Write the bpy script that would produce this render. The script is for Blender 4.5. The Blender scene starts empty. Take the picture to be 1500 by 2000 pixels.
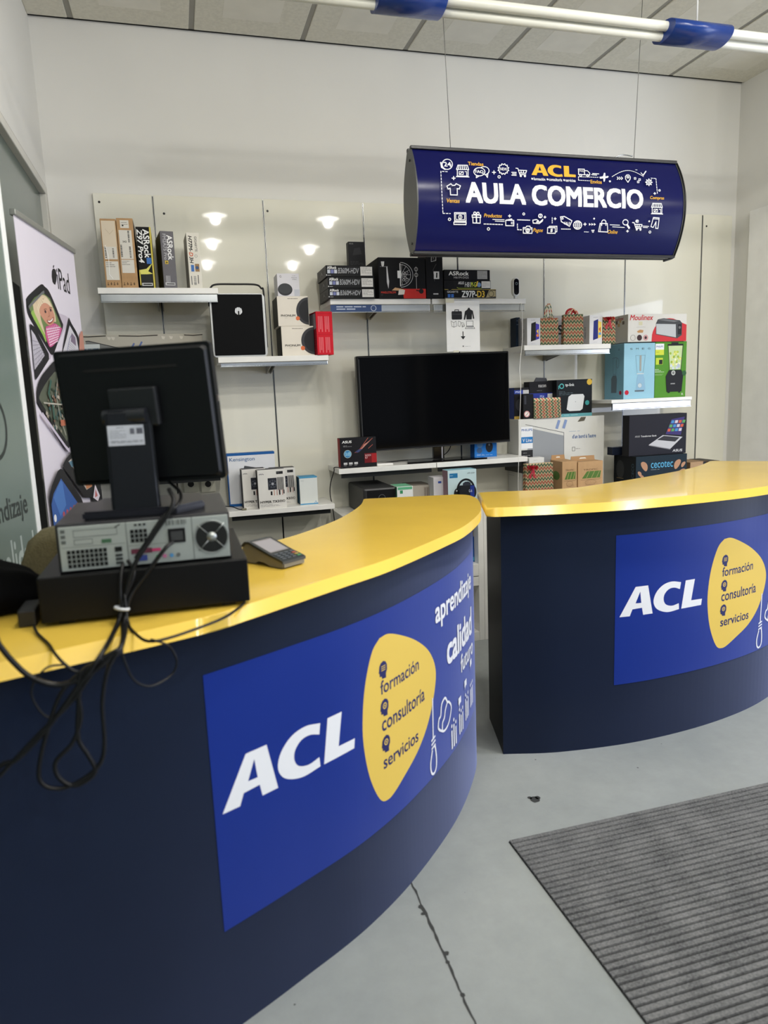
import bpy, bmesh, math, random
from mathutils import Vector, Matrix
from mathutils.geometry import tessellate_polygon
random.seed(7)
SC = bpy.context.scene
COL = SC.collection
PI = math.pi

# ------------------------------------------------------------------ camera
CAMH = 1.5
R0 = Vector((0.9605089636, -0.2755911635, -0.0383671917))     # camera right
R1 = Vector((-0.0814202606, -0.1465234497, -0.9858507086))    # camera down
R2 = Vector((0.2660700506, 0.9500423092, -0.1631757914))      # camera forward
FPX = 1390.0
cd = bpy.data.cameras.new('camera'); cam = bpy.data.objects.new('camera', cd); COL.objects.link(cam)
cd.sensor_fit = 'VERTICAL'; cd.sensor_height = 24.0; cd.lens = FPX * 24.0 / 2000.0
cm = Matrix.Identity(4)
for i in range(3):
    cm[i][0] = R0[i]; cm[i][1] = -R1[i]; cm[i][2] = -R2[i]
cm[2][3] = CAMH
cam.matrix_world = cm
cd.clip_start = 0.05
cd.dof.use_dof = True; cd.dof.focus_distance = 4.0; cd.dof.aperture_fstop = 2.0
SC.camera = cam

# ------------------------------------------------------------------ world, lights, exposure
SC.view_settings.view_transform = 'Standard'; SC.view_settings.look = 'None'
SC.view_settings.gamma = 1; SC.view_settings.use_curve_mapping = False
SC.view_settings.exposure = 0.0
w = bpy.data.worlds.new('world'); SC.world = w; w.use_nodes = True
bg = w.node_tree.nodes['Background']
bg.inputs[0].default_value = (0.75, 0.85, 1.0, 1); bg.inputs[1].default_value = 0.2

CEIL = 3.48
WALLY = 4.31
def area(name, loc, direction, sx, sy, power, color, shape='RECTANGLE'):
    l = bpy.data.lights.new(name, 'AREA'); l.shape = shape; l.size = sx; l.size_y = sy
    l.energy = power; l.color = color
    o = bpy.data.objects.new(name, l); COL.objects.link(o); o.location = loc
    o.rotation_euler = Vector(direction).to_track_quat('-Z', 'Y').to_euler()
    return o
WARM = (1.0, 0.965, 0.90)
COOL = (0.80, 0.88, 1.0)
area('fill_rear', (1.4, -3.3, 1.9), (0, 1, -0.03), 4.6, 2.4, 12, COOL)  # unseen soft fill light, added at the rear window opening
area('fill_right', (5.74, 0.45, 1.3), (-1, 0.0, 0.0), 2.9, 2.4, 105, (0.70, 0.78, 1.0))  # unseen bluish fill, added for a window-like glow from the right
area('fill_side', (5.0, 3.42, 1.35), (-0.35, -1.0, 0.0), 1.5, 2.3, 5, (0.66, 0.72, 1.0))  # weak unseen fill, added to put a glow on the counter fronts
LAMPS = [(0.55, 0.38), (0.57, -0.89), (1.79, 0.37), (1.85, -1.14), (4.6, 0.3), (3.1, 0.37), (3.1, -1.1), (4.6, -1.1), (1.8, -2.3), (0.57, -2.3)]
LAMP_W = 27
FILL_DOWN = [(0.55, 1.7), (1.8, 1.7), (3.1, 1.7)]  # unseen ceiling row, added as fill to brighten the counter tops
FILL_DOWN_W = 17

# ------------------------------------------------------------------ pixel -> place helpers (calibrated to the room)
def ray(px, py):
    a = (px - 750) / FPX; b = (py - 1000) / FPX
    return R0 * a + R1 * b + R2
def onY(px, py, Y):
    d = ray(px, py); t = Y / d.y; return Vector((d.x * t, Y, CAMH + d.z * t))
def onZ(px, py, Z):
    d = ray(px, py); t = (Z - CAMH) / d.z; return Vector((d.x * t, d.y * t, Z))
def Xat(px, Y, Z):
    a = (px - 750) / FPX; k = R0 - R2 * a
    return -(k.y * Y + k.z * (Z - CAMH)) / k.x
def Zat(py, X, Y):
    b = (py - 1000) / FPX; k = R1 - R2 * b
    return CAMH - (k.x * X + k.y * Y) / k.z

# ------------------------------------------------------------------ materials
MC = {}
def lin(c):
    c = c / 255.0
    return c / 12.92 if c <= 0.04045 else ((c + 0.055) / 1.055) ** 2.4
def mat(rgb, rough=0.55, metal=0.0, var=0.04, scale=9.0, bump=0.0, coat=0.0, spec=0.5, sheen=0.0):
    key = (tuple(rgb), rough, metal, var, scale, bump, coat, spec, sheen)
    if key in MC: return MC[key]
    m = bpy.data.materials.new('paint_%d_%d_%d' % tuple(int(x) for x in rgb)); m.use_nodes = True
    nt = m.node_tree; b = nt.nodes['Principled BSDF']
    c = (lin(rgb[0]), lin(rgb[1]), lin(rgb[2]), 1)
    b.inputs['Roughness'].default_value = rough; b.inputs['Metallic'].default_value = metal
    b.inputs['Coat Weight'].default_value = coat; b.inputs['Specular IOR Level'].default_value = spec
    if sheen > 0:
        b.inputs['Sheen Weight'].default_value = sheen; b.inputs['Sheen Roughness'].default_value = 0.39
        b.inputs['Sheen Tint'].default_value = (0.42, 0.50, 1.0, 1)  # painted blue-violet glow at grazing angles, in place of reflected light
    if var > 0:
        tc = nt.nodes.new('ShaderNodeTexCoord'); no = nt.nodes.new('ShaderNodeTexNoise')
        no.inputs['Scale'].default_value = scale; no.inputs['Detail'].default_value = 4
        rp = nt.nodes.new('ShaderNodeValToRGB')
        rp.color_ramp.elements[0].position = 0.3; rp.color_ramp.elements[1].position = 0.7
        rp.color_ramp.elements[0].color = tuple(max(0, x * (1 - var)) for x in c[:3]) + (1,)
        rp.color_ramp.elements[1].color = tuple(min(1, x * (1 + var)) for x in c[:3]) + (1,)
        nt.links.new(tc.outputs['Object'], no.inputs['Vector']); nt.links.new(no.outputs['Fac'], rp.inputs['Fac'])
        nt.links.new(rp.outputs['Color'], b.inputs['Base Color'])
        if bump > 0:
            bp = nt.nodes.new('ShaderNodeBump'); bp.inputs['Strength'].default_value = bump; bp.inputs['Distance'].default_value = 0.004
            nt.links.new(no.outputs['Fac'], bp.inputs['Height']); nt.links.new(bp.outputs['Normal'], b.inputs['Normal'])
    else:
        b.inputs['Base Color'].default_value = c
    MC[key] = m
    return m
def ink(rgb):                                     # flat printing ink
    return mat(rgb, 0.5, 0, 0.0, spec=0.2)
WHITE = (236, 236, 234); BLACK = (18, 18, 20)
M_white = mat((232, 231, 226), 0.35)
M_chrome = mat((186, 189, 190), 0.16, 1.0, 0.03, 20)
M_black = mat((12, 13, 14), 0.38, 0, 0.05, spec=0.3)
M_blackgloss = mat((14, 14, 16), 0.12, 0, 0.0)
M_card = mat((176, 140, 98), 0.8, 0, 0.08, 30)
M_cable = mat((10, 10, 12), 0.4, 0, 0.03, spec=0.35)
M_silver = mat((180, 183, 184), 0.35, 0.7)

def chevron_mat(swap=False):
    m = bpy.data.materials.new('chevron_paper'); m.use_nodes = True; nt = m.node_tree; b = nt.nodes['Principled BSDF']
    b.inputs['Roughness'].default_value = 0.6
    tc = nt.nodes.new('ShaderNodeTexCoord'); sp = nt.nodes.new('ShaderNodeSeparateXYZ')
    nt.links.new(tc.outputs['Object'], sp.inputs[0])
    def mth(op, a, bb=None):
        n = nt.nodes.new('ShaderNodeMath'); n.operation = op
        for i, v in enumerate((a, bb)):
            if v is None: continue
            if isinstance(v, (int, float)): n.inputs[i].default_value = v
            else: nt.links.new(v, n.inputs[i])
        return n.outputs[0]
    xx = mth('ADD', sp.outputs['X'], sp.outputs['Y']) if not swap else sp.outputs['Z']
    zz = sp.outputs['Z'] if not swap else mth('ADD', sp.outputs['X'], sp.outputs['Y'])
    fx = mth('FRACT', mth('DIVIDE', mth('ADD', xx, 5.0), 0.021))
    tri = mth('MULTIPLY', mth('ABSOLUTE', mth('SUBTRACT', fx, 0.5)), 0.032)
    v = mth('FRACT', mth('DIVIDE', mth('ADD', mth('ADD', zz, tri), 5.0), 0.043))
    rp = nt.nodes.new('ShaderNodeValToRGB'); cr = rp.color_ramp; cr.interpolation = 'CONSTANT'
    def c(r, g, bl): return (lin(r), lin(g), lin(bl), 1)
    cr.elements[0].position = 0; cr.elements[0].color = c(196, 90, 66)
    cr.elements[1].position = 0.24; cr.elements[1].color = c(222, 202, 160)
    e = cr.elements.new(0.5); e.color = c(48, 104, 70)
    e = cr.elements.new(0.74); e.color = c(222, 202, 160)
    nt.links.new(v, rp.inputs['Fac']); nt.links.new(rp.outputs['Color'], b.inputs['Base Color'])
    return m
M_chev = chevron_mat(); M_chev2 = chevron_mat(True)

# ------------------------------------------------------------------ object helpers
def finish(name, bm, mats, parent=None, loc=None, rotz=0.0, smooth=False, recalc=True):
    if recalc: bmesh.ops.recalc_face_normals(bm, faces=bm.faces)
    me = bpy.data.meshes.new(name); bm.to_mesh(me); bm.free()
    if not isinstance(mats, (list, tuple)): mats = [mats]
    for m in mats: me.materials.append(m)
    if smooth:
        for p in me.polygons: p.use_smooth = True
    o = bpy.data.objects.new(name, me); COL.objects.link(o)
    if parent: o.parent = parent
    if loc is not None: o.location = loc
    o.rotation_euler = (0, 0, rotz)
    return o
def tag(o, label=None, cat=None, group=None, kind=None):
    if label: o['label'] = label
    if cat: o['category'] = cat
    if group: o['group'] = group
    if kind: o['kind'] = kind
    return o
def empty(name, loc, label, cat, group=None, rotz=0):
    o = bpy.data.objects.new(name, None); COL.objects.link(o); o.location = loc; o.rotation_euler = (0, 0, rotz)
    o.empty_display_size = 0.1
    return tag(o, label, cat, group)
def add_box(bm, x0, x1, y0, y1, z0, z1, mi=0, bevel=0.0, seg=2):
    vs = [bm.verts.new((x, y, z)) for x in (x0, x1) for y in (y0, y1) for z in (z0, z1)]
    F = [(0, 1, 3, 2), (4, 6, 7, 5), (0, 4, 5, 1), (2, 3, 7, 6), (0, 2, 6, 4), (1, 5, 7, 3)]
    fs = [bm.faces.new([vs[i] for i in f]) for f in F]
    for f in fs: f.material_index = mi
    if bevel > 0:
        es = list({e for f in fs for e in f.edges})
        r = bmesh.ops.bevel(bm, geom=es, offset=bevel, segments=seg, affect='EDGES', profile=0.5)
        for f in r['faces']: f.material_index = mi
    return fs
def box(name, x0, x1, y0, y1, z0, z1, m, parent=None, bevel=0.0, loc=None, rotz=0, seg=2, smooth=False):
    bm = bmesh.new(); add_box(bm, x0, x1, y0, y1, z0, z1, 0, bevel, seg)
    return finish(name, bm, m, parent, loc, rotz, smooth)
def add_cyl(bm, c, axis, r0, r1, h, n=24, mi=0, caps=True):
    q = Vector(axis).normalized().to_track_quat('Z', 'Y'); c = Vector(c)
    a = [bm.verts.new(c + q @ Vector((r0 * math.cos(2*PI*i/n), r0 * math.sin(2*PI*i/n), 0))) for i in range(n)]
    b = [bm.verts.new(c + q @ Vector((r1 * math.cos(2*PI*i/n), r1 * math.sin(2*PI*i/n), h))) for i in range(n)]
    for i in range(n):
        bm.faces.new((a[i], a[(i+1) % n], b[(i+1) % n], b[i])).material_index = mi
    if caps:
        bm.faces.new(a[::-1]).material_index = mi; bm.faces.new(b).material_index = mi
def add_ring(bm, c, axis, R, r, n=32, m=8, mi=0):
    q = Vector(axis).normalized().to_track_quat('Z', 'Y'); c = Vector(c); g = []
    for i in range(n):
        a = 2*PI*i/n
        g.append([bm.verts.new(c + q @ Vector(((R + r*math.cos(2*PI*j/m))*math.cos(a), (R + r*math.cos(2*PI*j/m))*math.sin(a), r*math.sin(2*PI*j/m)))) for j in range(m)])
    for i in range(n):
        for j in range(m):
            bm.faces.new((g[i][j], g[(i+1) % n][j], g[(i+1) % n][(j+1) % m], g[i][(j+1) % m])).material_index = mi
def prism(bm, pts, z0, z1, mi=0, axis='Z'):
    """extrude a 2-D outline; axis says which coordinate the extrusion runs along"""
    def mk(p, h):
        if axis == 'Z': return (p[0], p[1], h)
        if axis == 'Y': return (p[0], h, p[1])
        return (h, p[0], p[1])
    a = [bm.verts.new(mk(p, z0)) for p in pts]; b = [bm.verts.new(mk(p, z1)) for p in pts]; n = len(pts)
    for i in range(n): bm.faces.new((a[i], a[(i+1) % n], b[(i+1) % n], b[i])).material_index = mi
    tr = tessellate_polygon([[Vector((p[0], p[1], 0)) for p in pts]])
    if n <= 4:
        bm.faces.new(a[::-1]).material_index = mi; bm.faces.new(b).material_index = mi
    else:
        fa = bm.faces.new(a[::-1]); fb = bm.faces.new(b); fa.material_index = fb.material_index = mi
    return a, b
def crom(P, n=10):
    P = [Vector(p) for p in P]; P = [2*P[0]-P[1]] + P + [2*P[-1]-P[-2]]; o = []
    for i in range(1, len(P)-2):
        a, b, c, d = P[i-1], P[i], P[i+1], P[i+2]
        for k in range(n):
            t = k / n
            o.append(0.5*((2*b) + (c-a)*t + (2*a-5*b+4*c-d)*t*t + (3*b-a-3*c+d)*t**3))
    o.append(P[-2]); return o
def tube(name, pts, r, m, parent=None, smooth_path=True, sides=8):
    P = crom([Vector(p) for p in pts], 8) if smooth_path else [Vector(p) for p in pts]
    bm = bmesh.new(); rings = []; up = Vector((0, 0, 1)); prev = None
    for i, p in enumerate(P):
        t = (P[min(i+1, len(P)-1)] - P[max(i-1, 0)])
        if t.length < 1e-9: t = Vector((0, 0, 1))
        t.normalize()
        if prev is None:
            s = t.cross(up)
            if s.length < 0.1: s = t.cross(Vector((1, 0, 0)))
        else:
            s = prev - t * prev.dot(t)
            if s.length < 1e-6: s = t.cross(up)
        s.normalize(); prev = s; u = s.cross(t)
        rings.append([bm.verts.new(p + (s*math.cos(2*PI*j/sides) + u*math.sin(2*PI*j/sides))*r) for j in range(sides)])
    for a, b in zip(rings[:-1], rings[1:]):
        for j in range(sides): bm.faces.new((a[j], a[(j+1) % sides], b[(j+1) % sides], b[j]))
    bm.faces.new(rings[0][::-1]); bm.faces.new(rings[-1])
    return finish(name, bm, m, parent, smooth=True)

# ------------------------------------------------------------------ printing on surfaces
TXT = {}
def text_geo(s, bold=0.0, shear=0.0):
    k = (s, bold, shear)
    if k not in TXT:
        cu = bpy.data.curves.new('txt', 'FONT'); cu.body = s; cu.size = 1; cu.offset = 0; cu.shear = shear; cu.resolution_u = 3
        ob = bpy.data.objects.new('txt', cu); me = bpy.data.meshes.new_from_object(ob)
        vs = [(v.co.x, v.co.y) for v in me.vertices]; ps = [tuple(p.vertices) for p in me.polygons]
        bpy.data.objects.remove(ob); bpy.data.curves.remove(cu); bpy.data.meshes.remove(me)
        TXT[k] = (vs, ps)
    return TXT[k]
class Art:
    """flat printing laid on a face: coordinates are fractions of the face (0..1, v upwards) scaled by W,H"""
    def __init__(s, W, H, F, cuts=None, step=0.00003, base=0.0005):
        s.W, s.H, s.F = W, H, F; s.b = bmesh.new(); s.mats = []; s.h = base; s.step = step; s.cuts = cuts; s.lay = []
    def mi(s, col):
        m = ink(col) if isinstance(col, tuple) else col
        if m not in s.mats: s.mats.append(m)
        return s.mats.index(m)
    def add(s, verts, faces, col):
        i = s.mi(col); vv = [s.b.verts.new((x*s.W, y*s.H, s.h)) for x, y in verts]
        for f in faces:
            try: s.b.faces.new([vv[k] for k in f]).material_index = i
            except ValueError: pass
        s.h += s.step
        return s
    def rect(s, x0, y0, x1, y1, col): return s.add([(x0, y0), (x1, y0), (x1, y1), (x0, y1)], [(0, 1, 2, 3)], col)
    def poly(s, pts, col, holes=None):
        L = [[Vector((p[0], p[1], 0)) for p in pts]] + [[Vector((p[0], p[1], 0)) for p in h] for h in (holes or [])]
        allp = [p for l in L for p in l]
        return s.add([(p.x, p.y) for p in allp], [tuple(t) for t in tessellate_polygon(L)], col)
    def disc(s, cx, cy, r, col, ry=None, n=24, a0=0, a1=2*PI):
        ry = r * s.W / s.H if ry is None else ry
        pts = [(cx + r*math.cos(a0+(a1-a0)*i/n), cy + ry*math.sin(a0+(a1-a0)*i/n)) for i in range(n + (0 if abs(a1-a0-2*PI) < 1e-6 else 1))]
        return s.add(pts, [tuple(range(len(pts)))], col)
    def line(s, pts, wd, col, closed=False):
        """wd in metres"""
        P = [Vector((p[0]*s.W, p[1]*s.H)) for p in pts]
        if closed: P.append(P[0])
        vs = []; fs = []
        for a, b in zip(P[:-1], P[1:]):
            d = b - a
            if d.length < 1e-7: continue
            d.normalize(); n = Vector((-d.y, d.x)) * wd/2; e = d * wd * 0.35
            k = len(vs)
            for q in (a-e+n, a-e-n, b+e-n, b+e+n): vs.append((q.x/s.W, q.y/s.H))
            fs.append((k, k+1, k+2, k+3))
        i = s.mi(col)
        for f in fs:
            s.b.faces.new([s.b.verts.new((vs[q][0]*s.W, vs[q][1]*s.H, s.h)) for q in f]).material_index = i
            s.h += s.step * 0.05
        s.h += s.step
        return s
    def ring(s, cx, cy, r, wd, col, n=24, ry=None, a0=0, a1=2*PI):
        ry = r * s.W / s.H if ry is None else ry
        return s.line([(cx + r*math.cos(a0+(a1-a0)*i/n), cy + ry*math.sin(a0+(a1-a0)*i/n)) for i in range(n+1)], wd, col)
    def text(s, t, x0, y0, x1, y1, col, bold=0.02, shear=0.0, rot=0):
        """stretch the text to the box; rot=-90 reads downwards, 90 upwards; y0/y1 hold the glyphs' own extent"""
        vs, ps = text_geo(t, bold, shear)
        if not vs: return s
        ax = min(v[0] for v in vs); bx_ = max(v[0] for v in vs); ay = min(v[1] for v in vs); by = max(v[1] for v in vs)
        o = []
        for x, y in vs:
            u = (x-ax)/(bx_-ax); v = (y-ay)/max(by-ay, 1e-6)
            if rot == -90: u, v = v, 1-u
            elif rot == 90: u, v = 1-v, u
            o.append((x0+(x1-x0)*u, y0+(y1-y0)*v))
        if bold <= 0.004: return s.add(o, ps, col)
        # heavier weight: the lettering laid again a hair to each side, each layer just above the last
        q = bold*0.75; fx = q*(x1-x0)/(bx_-ax) if rot == 0 else q*(x1-x0)/max(by-ay, 1e-6); fy = q*0.7*(y1-y0)/max(by-ay, 1e-6) if rot == 0 else q*0.7*(y1-y0)/(bx_-ax)
        st = s.step; s.step = 0.00002
        for kx, ky in ((-fx, -fy), (fx, -fy), (-fx, fy), (fx, fy), (0, 0)): s.add([(x+kx, y+ky) for x, y in o], ps, col)
        s.step = st
        return s
    def scribble(s, x0, y0, x1, y1, col, rows=3, wd=0.0015, seed=1):
        """lines of small print too blurred to read"""
        rd = random.Random(seed)
        for i in range(rows):
            y = y1 - (y1-y0)*(i+0.5)/rows; x = x0
            while x < x1 - 0.02:
                e = min(x1, x + rd.uniform(0.04, 0.14)*(x1-x0)/0.5); s.line([(x, y), (e, y)], wd, col); x = e + 0.03*(x1-x0)/0.5
                if rd.random() < 0.12: break
        return s
    def bars(s, x0, y0, x1, y1, col, n=14, seed=3, vert=False):
        rd = random.Random(seed); t = 0.0; ps = []
        while t < 1:
            e = min(1, t + rd.uniform(0.3, 1.3)/n)
            if vert: ps.append((x0, y0+(y1-y0)*t, x1, y0+(y1-y0)*e))
            else: ps.append((x0+(x1-x0)*t, y0, x0+(x1-x0)*e, y1))
            t = e + rd.uniform(0.3, 1.0)/n
        vs = []; fs = []
        for a, b, c, d in ps:
            k = len(vs); vs += [(a, b), (c, b), (c, d), (a, d)]; fs.append((k, k+1, k+2, k+3))
        return s.add(vs, fs, col)
    def done(s, name, parent, label=None):
        if s.cuts:
            for u in s.cuts:
                g = s.b.verts[:] + s.b.edges[:] + s.b.faces[:]
                bmesh.ops.bisect_plane(s.b, geom=g, plane_co=(u, 0, 0), plane_no=(1, 0, 0), dist=1e-7)
        for v in s.b.verts: v.co = s.F(v.co.x, v.co.y, v.co.z)
        o = finish(name, s.b, s.mats, parent, recalc=False)
        if label: o['label'] = label
        return o

class Carton:
    """a box with its own front-left-bottom origin: x along the front, y into the depth, z up"""
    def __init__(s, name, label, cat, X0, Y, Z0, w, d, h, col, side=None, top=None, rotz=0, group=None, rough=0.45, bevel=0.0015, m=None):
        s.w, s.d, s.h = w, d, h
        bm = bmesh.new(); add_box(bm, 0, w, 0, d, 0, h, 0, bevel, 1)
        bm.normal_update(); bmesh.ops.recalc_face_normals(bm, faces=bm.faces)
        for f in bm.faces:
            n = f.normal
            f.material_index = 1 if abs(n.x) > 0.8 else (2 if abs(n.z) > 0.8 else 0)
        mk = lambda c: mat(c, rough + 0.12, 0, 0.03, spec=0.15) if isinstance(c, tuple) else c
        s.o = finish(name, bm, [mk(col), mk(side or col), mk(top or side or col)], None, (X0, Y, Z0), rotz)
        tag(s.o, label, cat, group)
    def front(s): return Art(s.w, s.h, lambda u, v, h: Vector((u, -h, v)))
    def left(s): return Art(s.d, s.h, lambda u, v, h: Vector((-h, s.d-u, v)))      # u runs towards the front
    def right(s): return Art(s.d, s.h, lambda u, v, h: Vector((s.w+h, u, v)))
    def top_(s): return Art(s.w, s.d, lambda u, v, h: Vector((u, v, s.h+h)))
def px_carton(name, label, cat, pl, pr, pt, Y, z0, d, col, **k):
    """front face between two columns of the photo, standing at depth Y on height z0"""
    rz = k.get('rotz', 0)
    X0 = Xat(pl, Y, z0); X1 = Xat(pr, Y, z0); h = Zat(pt, (X0+X1)/2, Y) - z0
    if 'hh' in k: h = k.pop('hh')
    return Carton(name, label, cat, X0, Y, z0, (X1-X0)/math.cos(rz), d, h, col, **k)
# ================================================================== THE SHELL
LX, RX = -0.575, 3.835          # left and right walls
REAR = -3.6
def floor_mat_():
    m = bpy.data.materials.new('painted_concrete'); m.use_nodes = True; nt = m.node_tree; b = nt.nodes['Principled BSDF']
    tc = nt.nodes.new('ShaderNodeTexCoord')
    n1 = nt.nodes.new('ShaderNodeTexNoise'); n1.inputs['Scale'].default_value = 1.3; n1.inputs['Detail'].default_value = 8
    n2 = nt.nodes.new('ShaderNodeTexNoise'); n2.inputs['Scale'].default_value = 14; n2.inputs['Detail'].default_value = 8; n2.inputs['Roughness'].default_value = 0.7
    vo = nt.nodes.new('ShaderNodeTexVoronoi'); vo.inputs['Scale'].default_value = 7
    for n in (n1, n2, vo): nt.links.new(tc.outputs['Object'], n.inputs['Vector'])
    r1 = nt.nodes.new('ShaderNodeValToRGB'); r1.color_ramp.elements[0].position = 0.35; r1.color_ramp.elements[1].position = 0.68
    r1.color_ramp.elements[0].color = (lin(148), lin(154), lin(154), 1); r1.color_ramp.elements[1].color = (lin(168), lin(173), lin(171), 1)
    mx = nt.nodes.new('ShaderNodeMixRGB'); mx.blend_type = 'MULTIPLY'; mx.inputs[0].default_value = 0.25
    nt.links.new(n1.outputs['Fac'], r1.inputs['Fac']); nt.links.new(r1.outputs['Color'], mx.inputs[1]); nt.links.new(n2.outputs['Fac'], mx.inputs[2])
    r2 = nt.nodes.new('ShaderNodeValToRGB'); r2.color_ramp.elements[0].position = 0.018; r2.color_ramp.elements[1].position = 0.03
    r2.color_ramp.elements[0].color = (0.12, 0.12, 0.12, 1); r2.color_ramp.elements[1].color = (1, 1, 1, 1)
    m2 = nt.nodes.new('ShaderNodeMixRGB'); m2.blend_type = 'MULTIPLY'; m2.inputs[0].default_value = 1
    nt.links.new(vo.outputs['Distance'], r2.inputs['Fac']); nt.links.new(mx.outputs[0], m2.inputs[1]); nt.links.new(r2.outputs['Color'], m2.inputs[2])
    nt.links.new(m2.outputs[0], b.inputs['Base Color']); b.inputs['Roughness'].default_value = 0.42
    bp = nt.nodes.new('ShaderNodeBump'); bp.inputs['Strength'].default_value = 0.15; bp.inputs['Distance'].default_value = 0.003
    nt.links.new(n2.outputs['Fac'], bp.inputs['Height']); nt.links.new(bp.outputs['Normal'], b.inputs['Normal'])
    return m
FX1 = 5.8
fl = box('floor', LX-0.1, FX1, REAR, WALLY+0.15, -0.1, 0, floor_mat_()); tag(fl, kind='structure')
# crack and chip in the floor paint
bm = bmesh.new(); rd = random.Random(4); prev = None
ys = [1.93 - 0.02*i for i in range(62)]
for i, y in enumerate(ys):
    x = 0.577 - 0.012*(1.93-y)/0.55 + rd.uniform(-0.002, 0.002); wd = rd.uniform(0.0018, 0.0045) * (1.0 if y > 1.8 or y < 1.62 else 1.3)
    a = bm.verts.new((x-wd, y, 0.0006)); b = bm.verts.new((x+wd, y, 0.0006))
    if prev: bm.faces.new((prev[0], prev[1], b, a))
    prev = (a, b)
for cx, cy, r in ((0.570, 1.80, 0.008), (0.566, 1.77, 0.006), (0.578, 1.61, 0.008), (0.570, 1.58, 0.006), (0.568, 1.47, 0.007), (1.150, 2.191, 0.019), (1.137, 2.208, 0.009), (1.165, 2.199, 0.010)):
    vs = [bm.verts.new((cx + r*math.cos(k*PI/6)*rd.uniform(.8, 1.1), cy + r*1.1*math.sin(k*PI/6)*rd.uniform(.8, 1.1), 0.0008)) for k in range(12)]
    bm.faces.new(vs)
finish('floor_crack', bm, mat((52, 54, 54), 0.9), fl)
# ceiling tiles
def ceil_mat():
    m = bpy.data.materials.new('ceiling_tiles'); m.use_nodes = True; nt = m.node_tree; b = nt.nodes['Principled BSDF']
    b.inputs['Roughness'].default_value = 0.85
    tc = nt.nodes.new('ShaderNodeTexCoord'); no = nt.nodes.new('ShaderNodeTexNoise'); no.inputs['Scale'].default_value = 60; no.inputs['Detail'].default_value = 6
    nt.links.new(tc.outputs['Object'], no.inputs['Vector'])
    rp = nt.nodes.new('ShaderNodeValToRGB'); rp.color_ramp.elements[0].position = .35; rp.color_ramp.elements[1].position = .65
    rp.color_ramp.elements[0].color = (lin(218), lin(215), lin(202), 1); rp.color_ramp.elements[1].color = (lin(228), lin(225), lin(212), 1)
    nt.links.new(no.outputs['Fac'], rp.inputs['Fac']); nt.links.new(rp.outputs['Color'], b.inputs['Base Color'])
    return m
ce = box('ceiling', LX-0.1, FX1, REAR, WALLY+0.15, CEIL+0.02, CEIL+0.12, mat((120, 118, 110), 0.8)); tag(ce, kind='structure')
seams = [-0.975+0.6045*k for k in range(12)]
bm = bmesh.new(); bm2 = bmesh.new(); bm3 = bmesh.new()
for i in range(len(seams)-1):
    x0, x1 = seams[i]+0.014, seams[i+1]-0.014
    x0c = max(x0, LX)
    for j in range(7):
        y1 = WALLY - 0.004 - 1.212*j; y0 = y1 - 1.200
        if x1 - x0c > 0.05 and y1 > REAR:
            add_box(bm, x0c, x1, max(y0, REAR), y1, CEIL-0.006, CEIL+0.02, 0, 0.003, 1)
            if x0 > LX: add_box(bm3, x0+0.14, x1-0.14, max(y0+0.16, REAR), y1-0.16, CEIL-0.0068, CEIL-0.006, 0)
    add_box(bm2, seams[i]-0.013, seams[i]+0.013, REAR, WALLY, CEIL-0.001, CEIL+0.02) if seams[i] > LX else None
finish('ceiling_tiles', bm, ceil_mat(), ce)
finish('tile_inset', bm3, mat((231, 228, 217), 0.8), ce)
finish('ceiling_rails', bm2, mat((150, 148, 140), 0.5, 0.3), ce)
# walls
M_wall = mat((222, 221, 216), 0.7, 0, 0.015, 2.5)
tag(box('wall_back', LX-0.1, RX+0.1, WALLY+0.02, WALLY+0.15, 0, CEIL, M_wall), kind='structure')
GZ = 2.64
wl = box('wall_left', LX-0.12, LX, REAR, WALLY+0.02, GZ, CEIL, M_wall); tag(wl, kind='structure')
box('wall_lower', LX-0.12, LX-0.045, REAR, WALLY+0.02, 0, GZ, mat((40, 46, 44), 0.8), wl)
wg = box('window_1', LX-0.03, LX-0.018, REAR, WALLY-0.11, 0.08, GZ-0.05, mat((92, 106, 100), 0.16, 0, 0.06, 1.2)); tag(wg, kind='structure')
M_frame = mat((206, 204, 196), 0.45)
box('window_frame', LX-0.045, LX+0.012, REAR, WALLY-0.06, GZ-0.055, GZ-0.012, M_frame, wg, 0.004)
box('window_post', LX-0.045, LX+0.012, WALLY-0.11, WALLY-0.06, 0, GZ-0.055, M_frame, wg, 0.004)
box('shadow_gap', LX-0.045, LX+0.004, REAR, WALLY-0.045, GZ-0.014, GZ+0.002, mat((112, 104, 94), 0.8), wg)
box('post_gap', LX-0.045, LX+0.002, WALLY-0.06, WALLY-0.05, 0, GZ-0.012, mat((60, 58, 54), 0.8), wg)
tag(box('trim_1', LX-0.04, LX+0.002, WALLY-0.05, WALLY+0.02, 0, GZ, M_wall), kind='structure')
wr = box('wall_right', RX, RX+0.12, 3.55, WALLY+0.02, 0, CEIL, M_wall); tag(wr, kind='structure')
tag(box('trim_2', RX-0.03, RX, 3.56, 4.17, 0, 2.62, mat((238, 238, 236), 0.4), bevel=0.003), kind='structure')
tag(box('wall_far', FX1, FX1+0.1, REAR, 4.0, 0, CEIL, M_wall), kind='structure')
tag(box('wall_front', RX+0.12, FX1, 3.55, 3.65, 0, CEIL, M_wall), kind='structure')
rw = box('wall_rear', LX-0.1, FX1, REAR-0.1, REAR, 0, 0.5, mat((150, 150, 148), 0.7)); tag(rw, kind='structure')
box('wall_top', LX-0.1, FX1, REAR-0.1, REAR, 3.1, CEIL, M_wall, rw)
for k in range(5): box('window_mullion', LX-0.1+1.56*k, LX+0.0+1.56*k, REAR-0.08, REAR-0.02, 0.5, 3.1, M_frame, rw)
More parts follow.
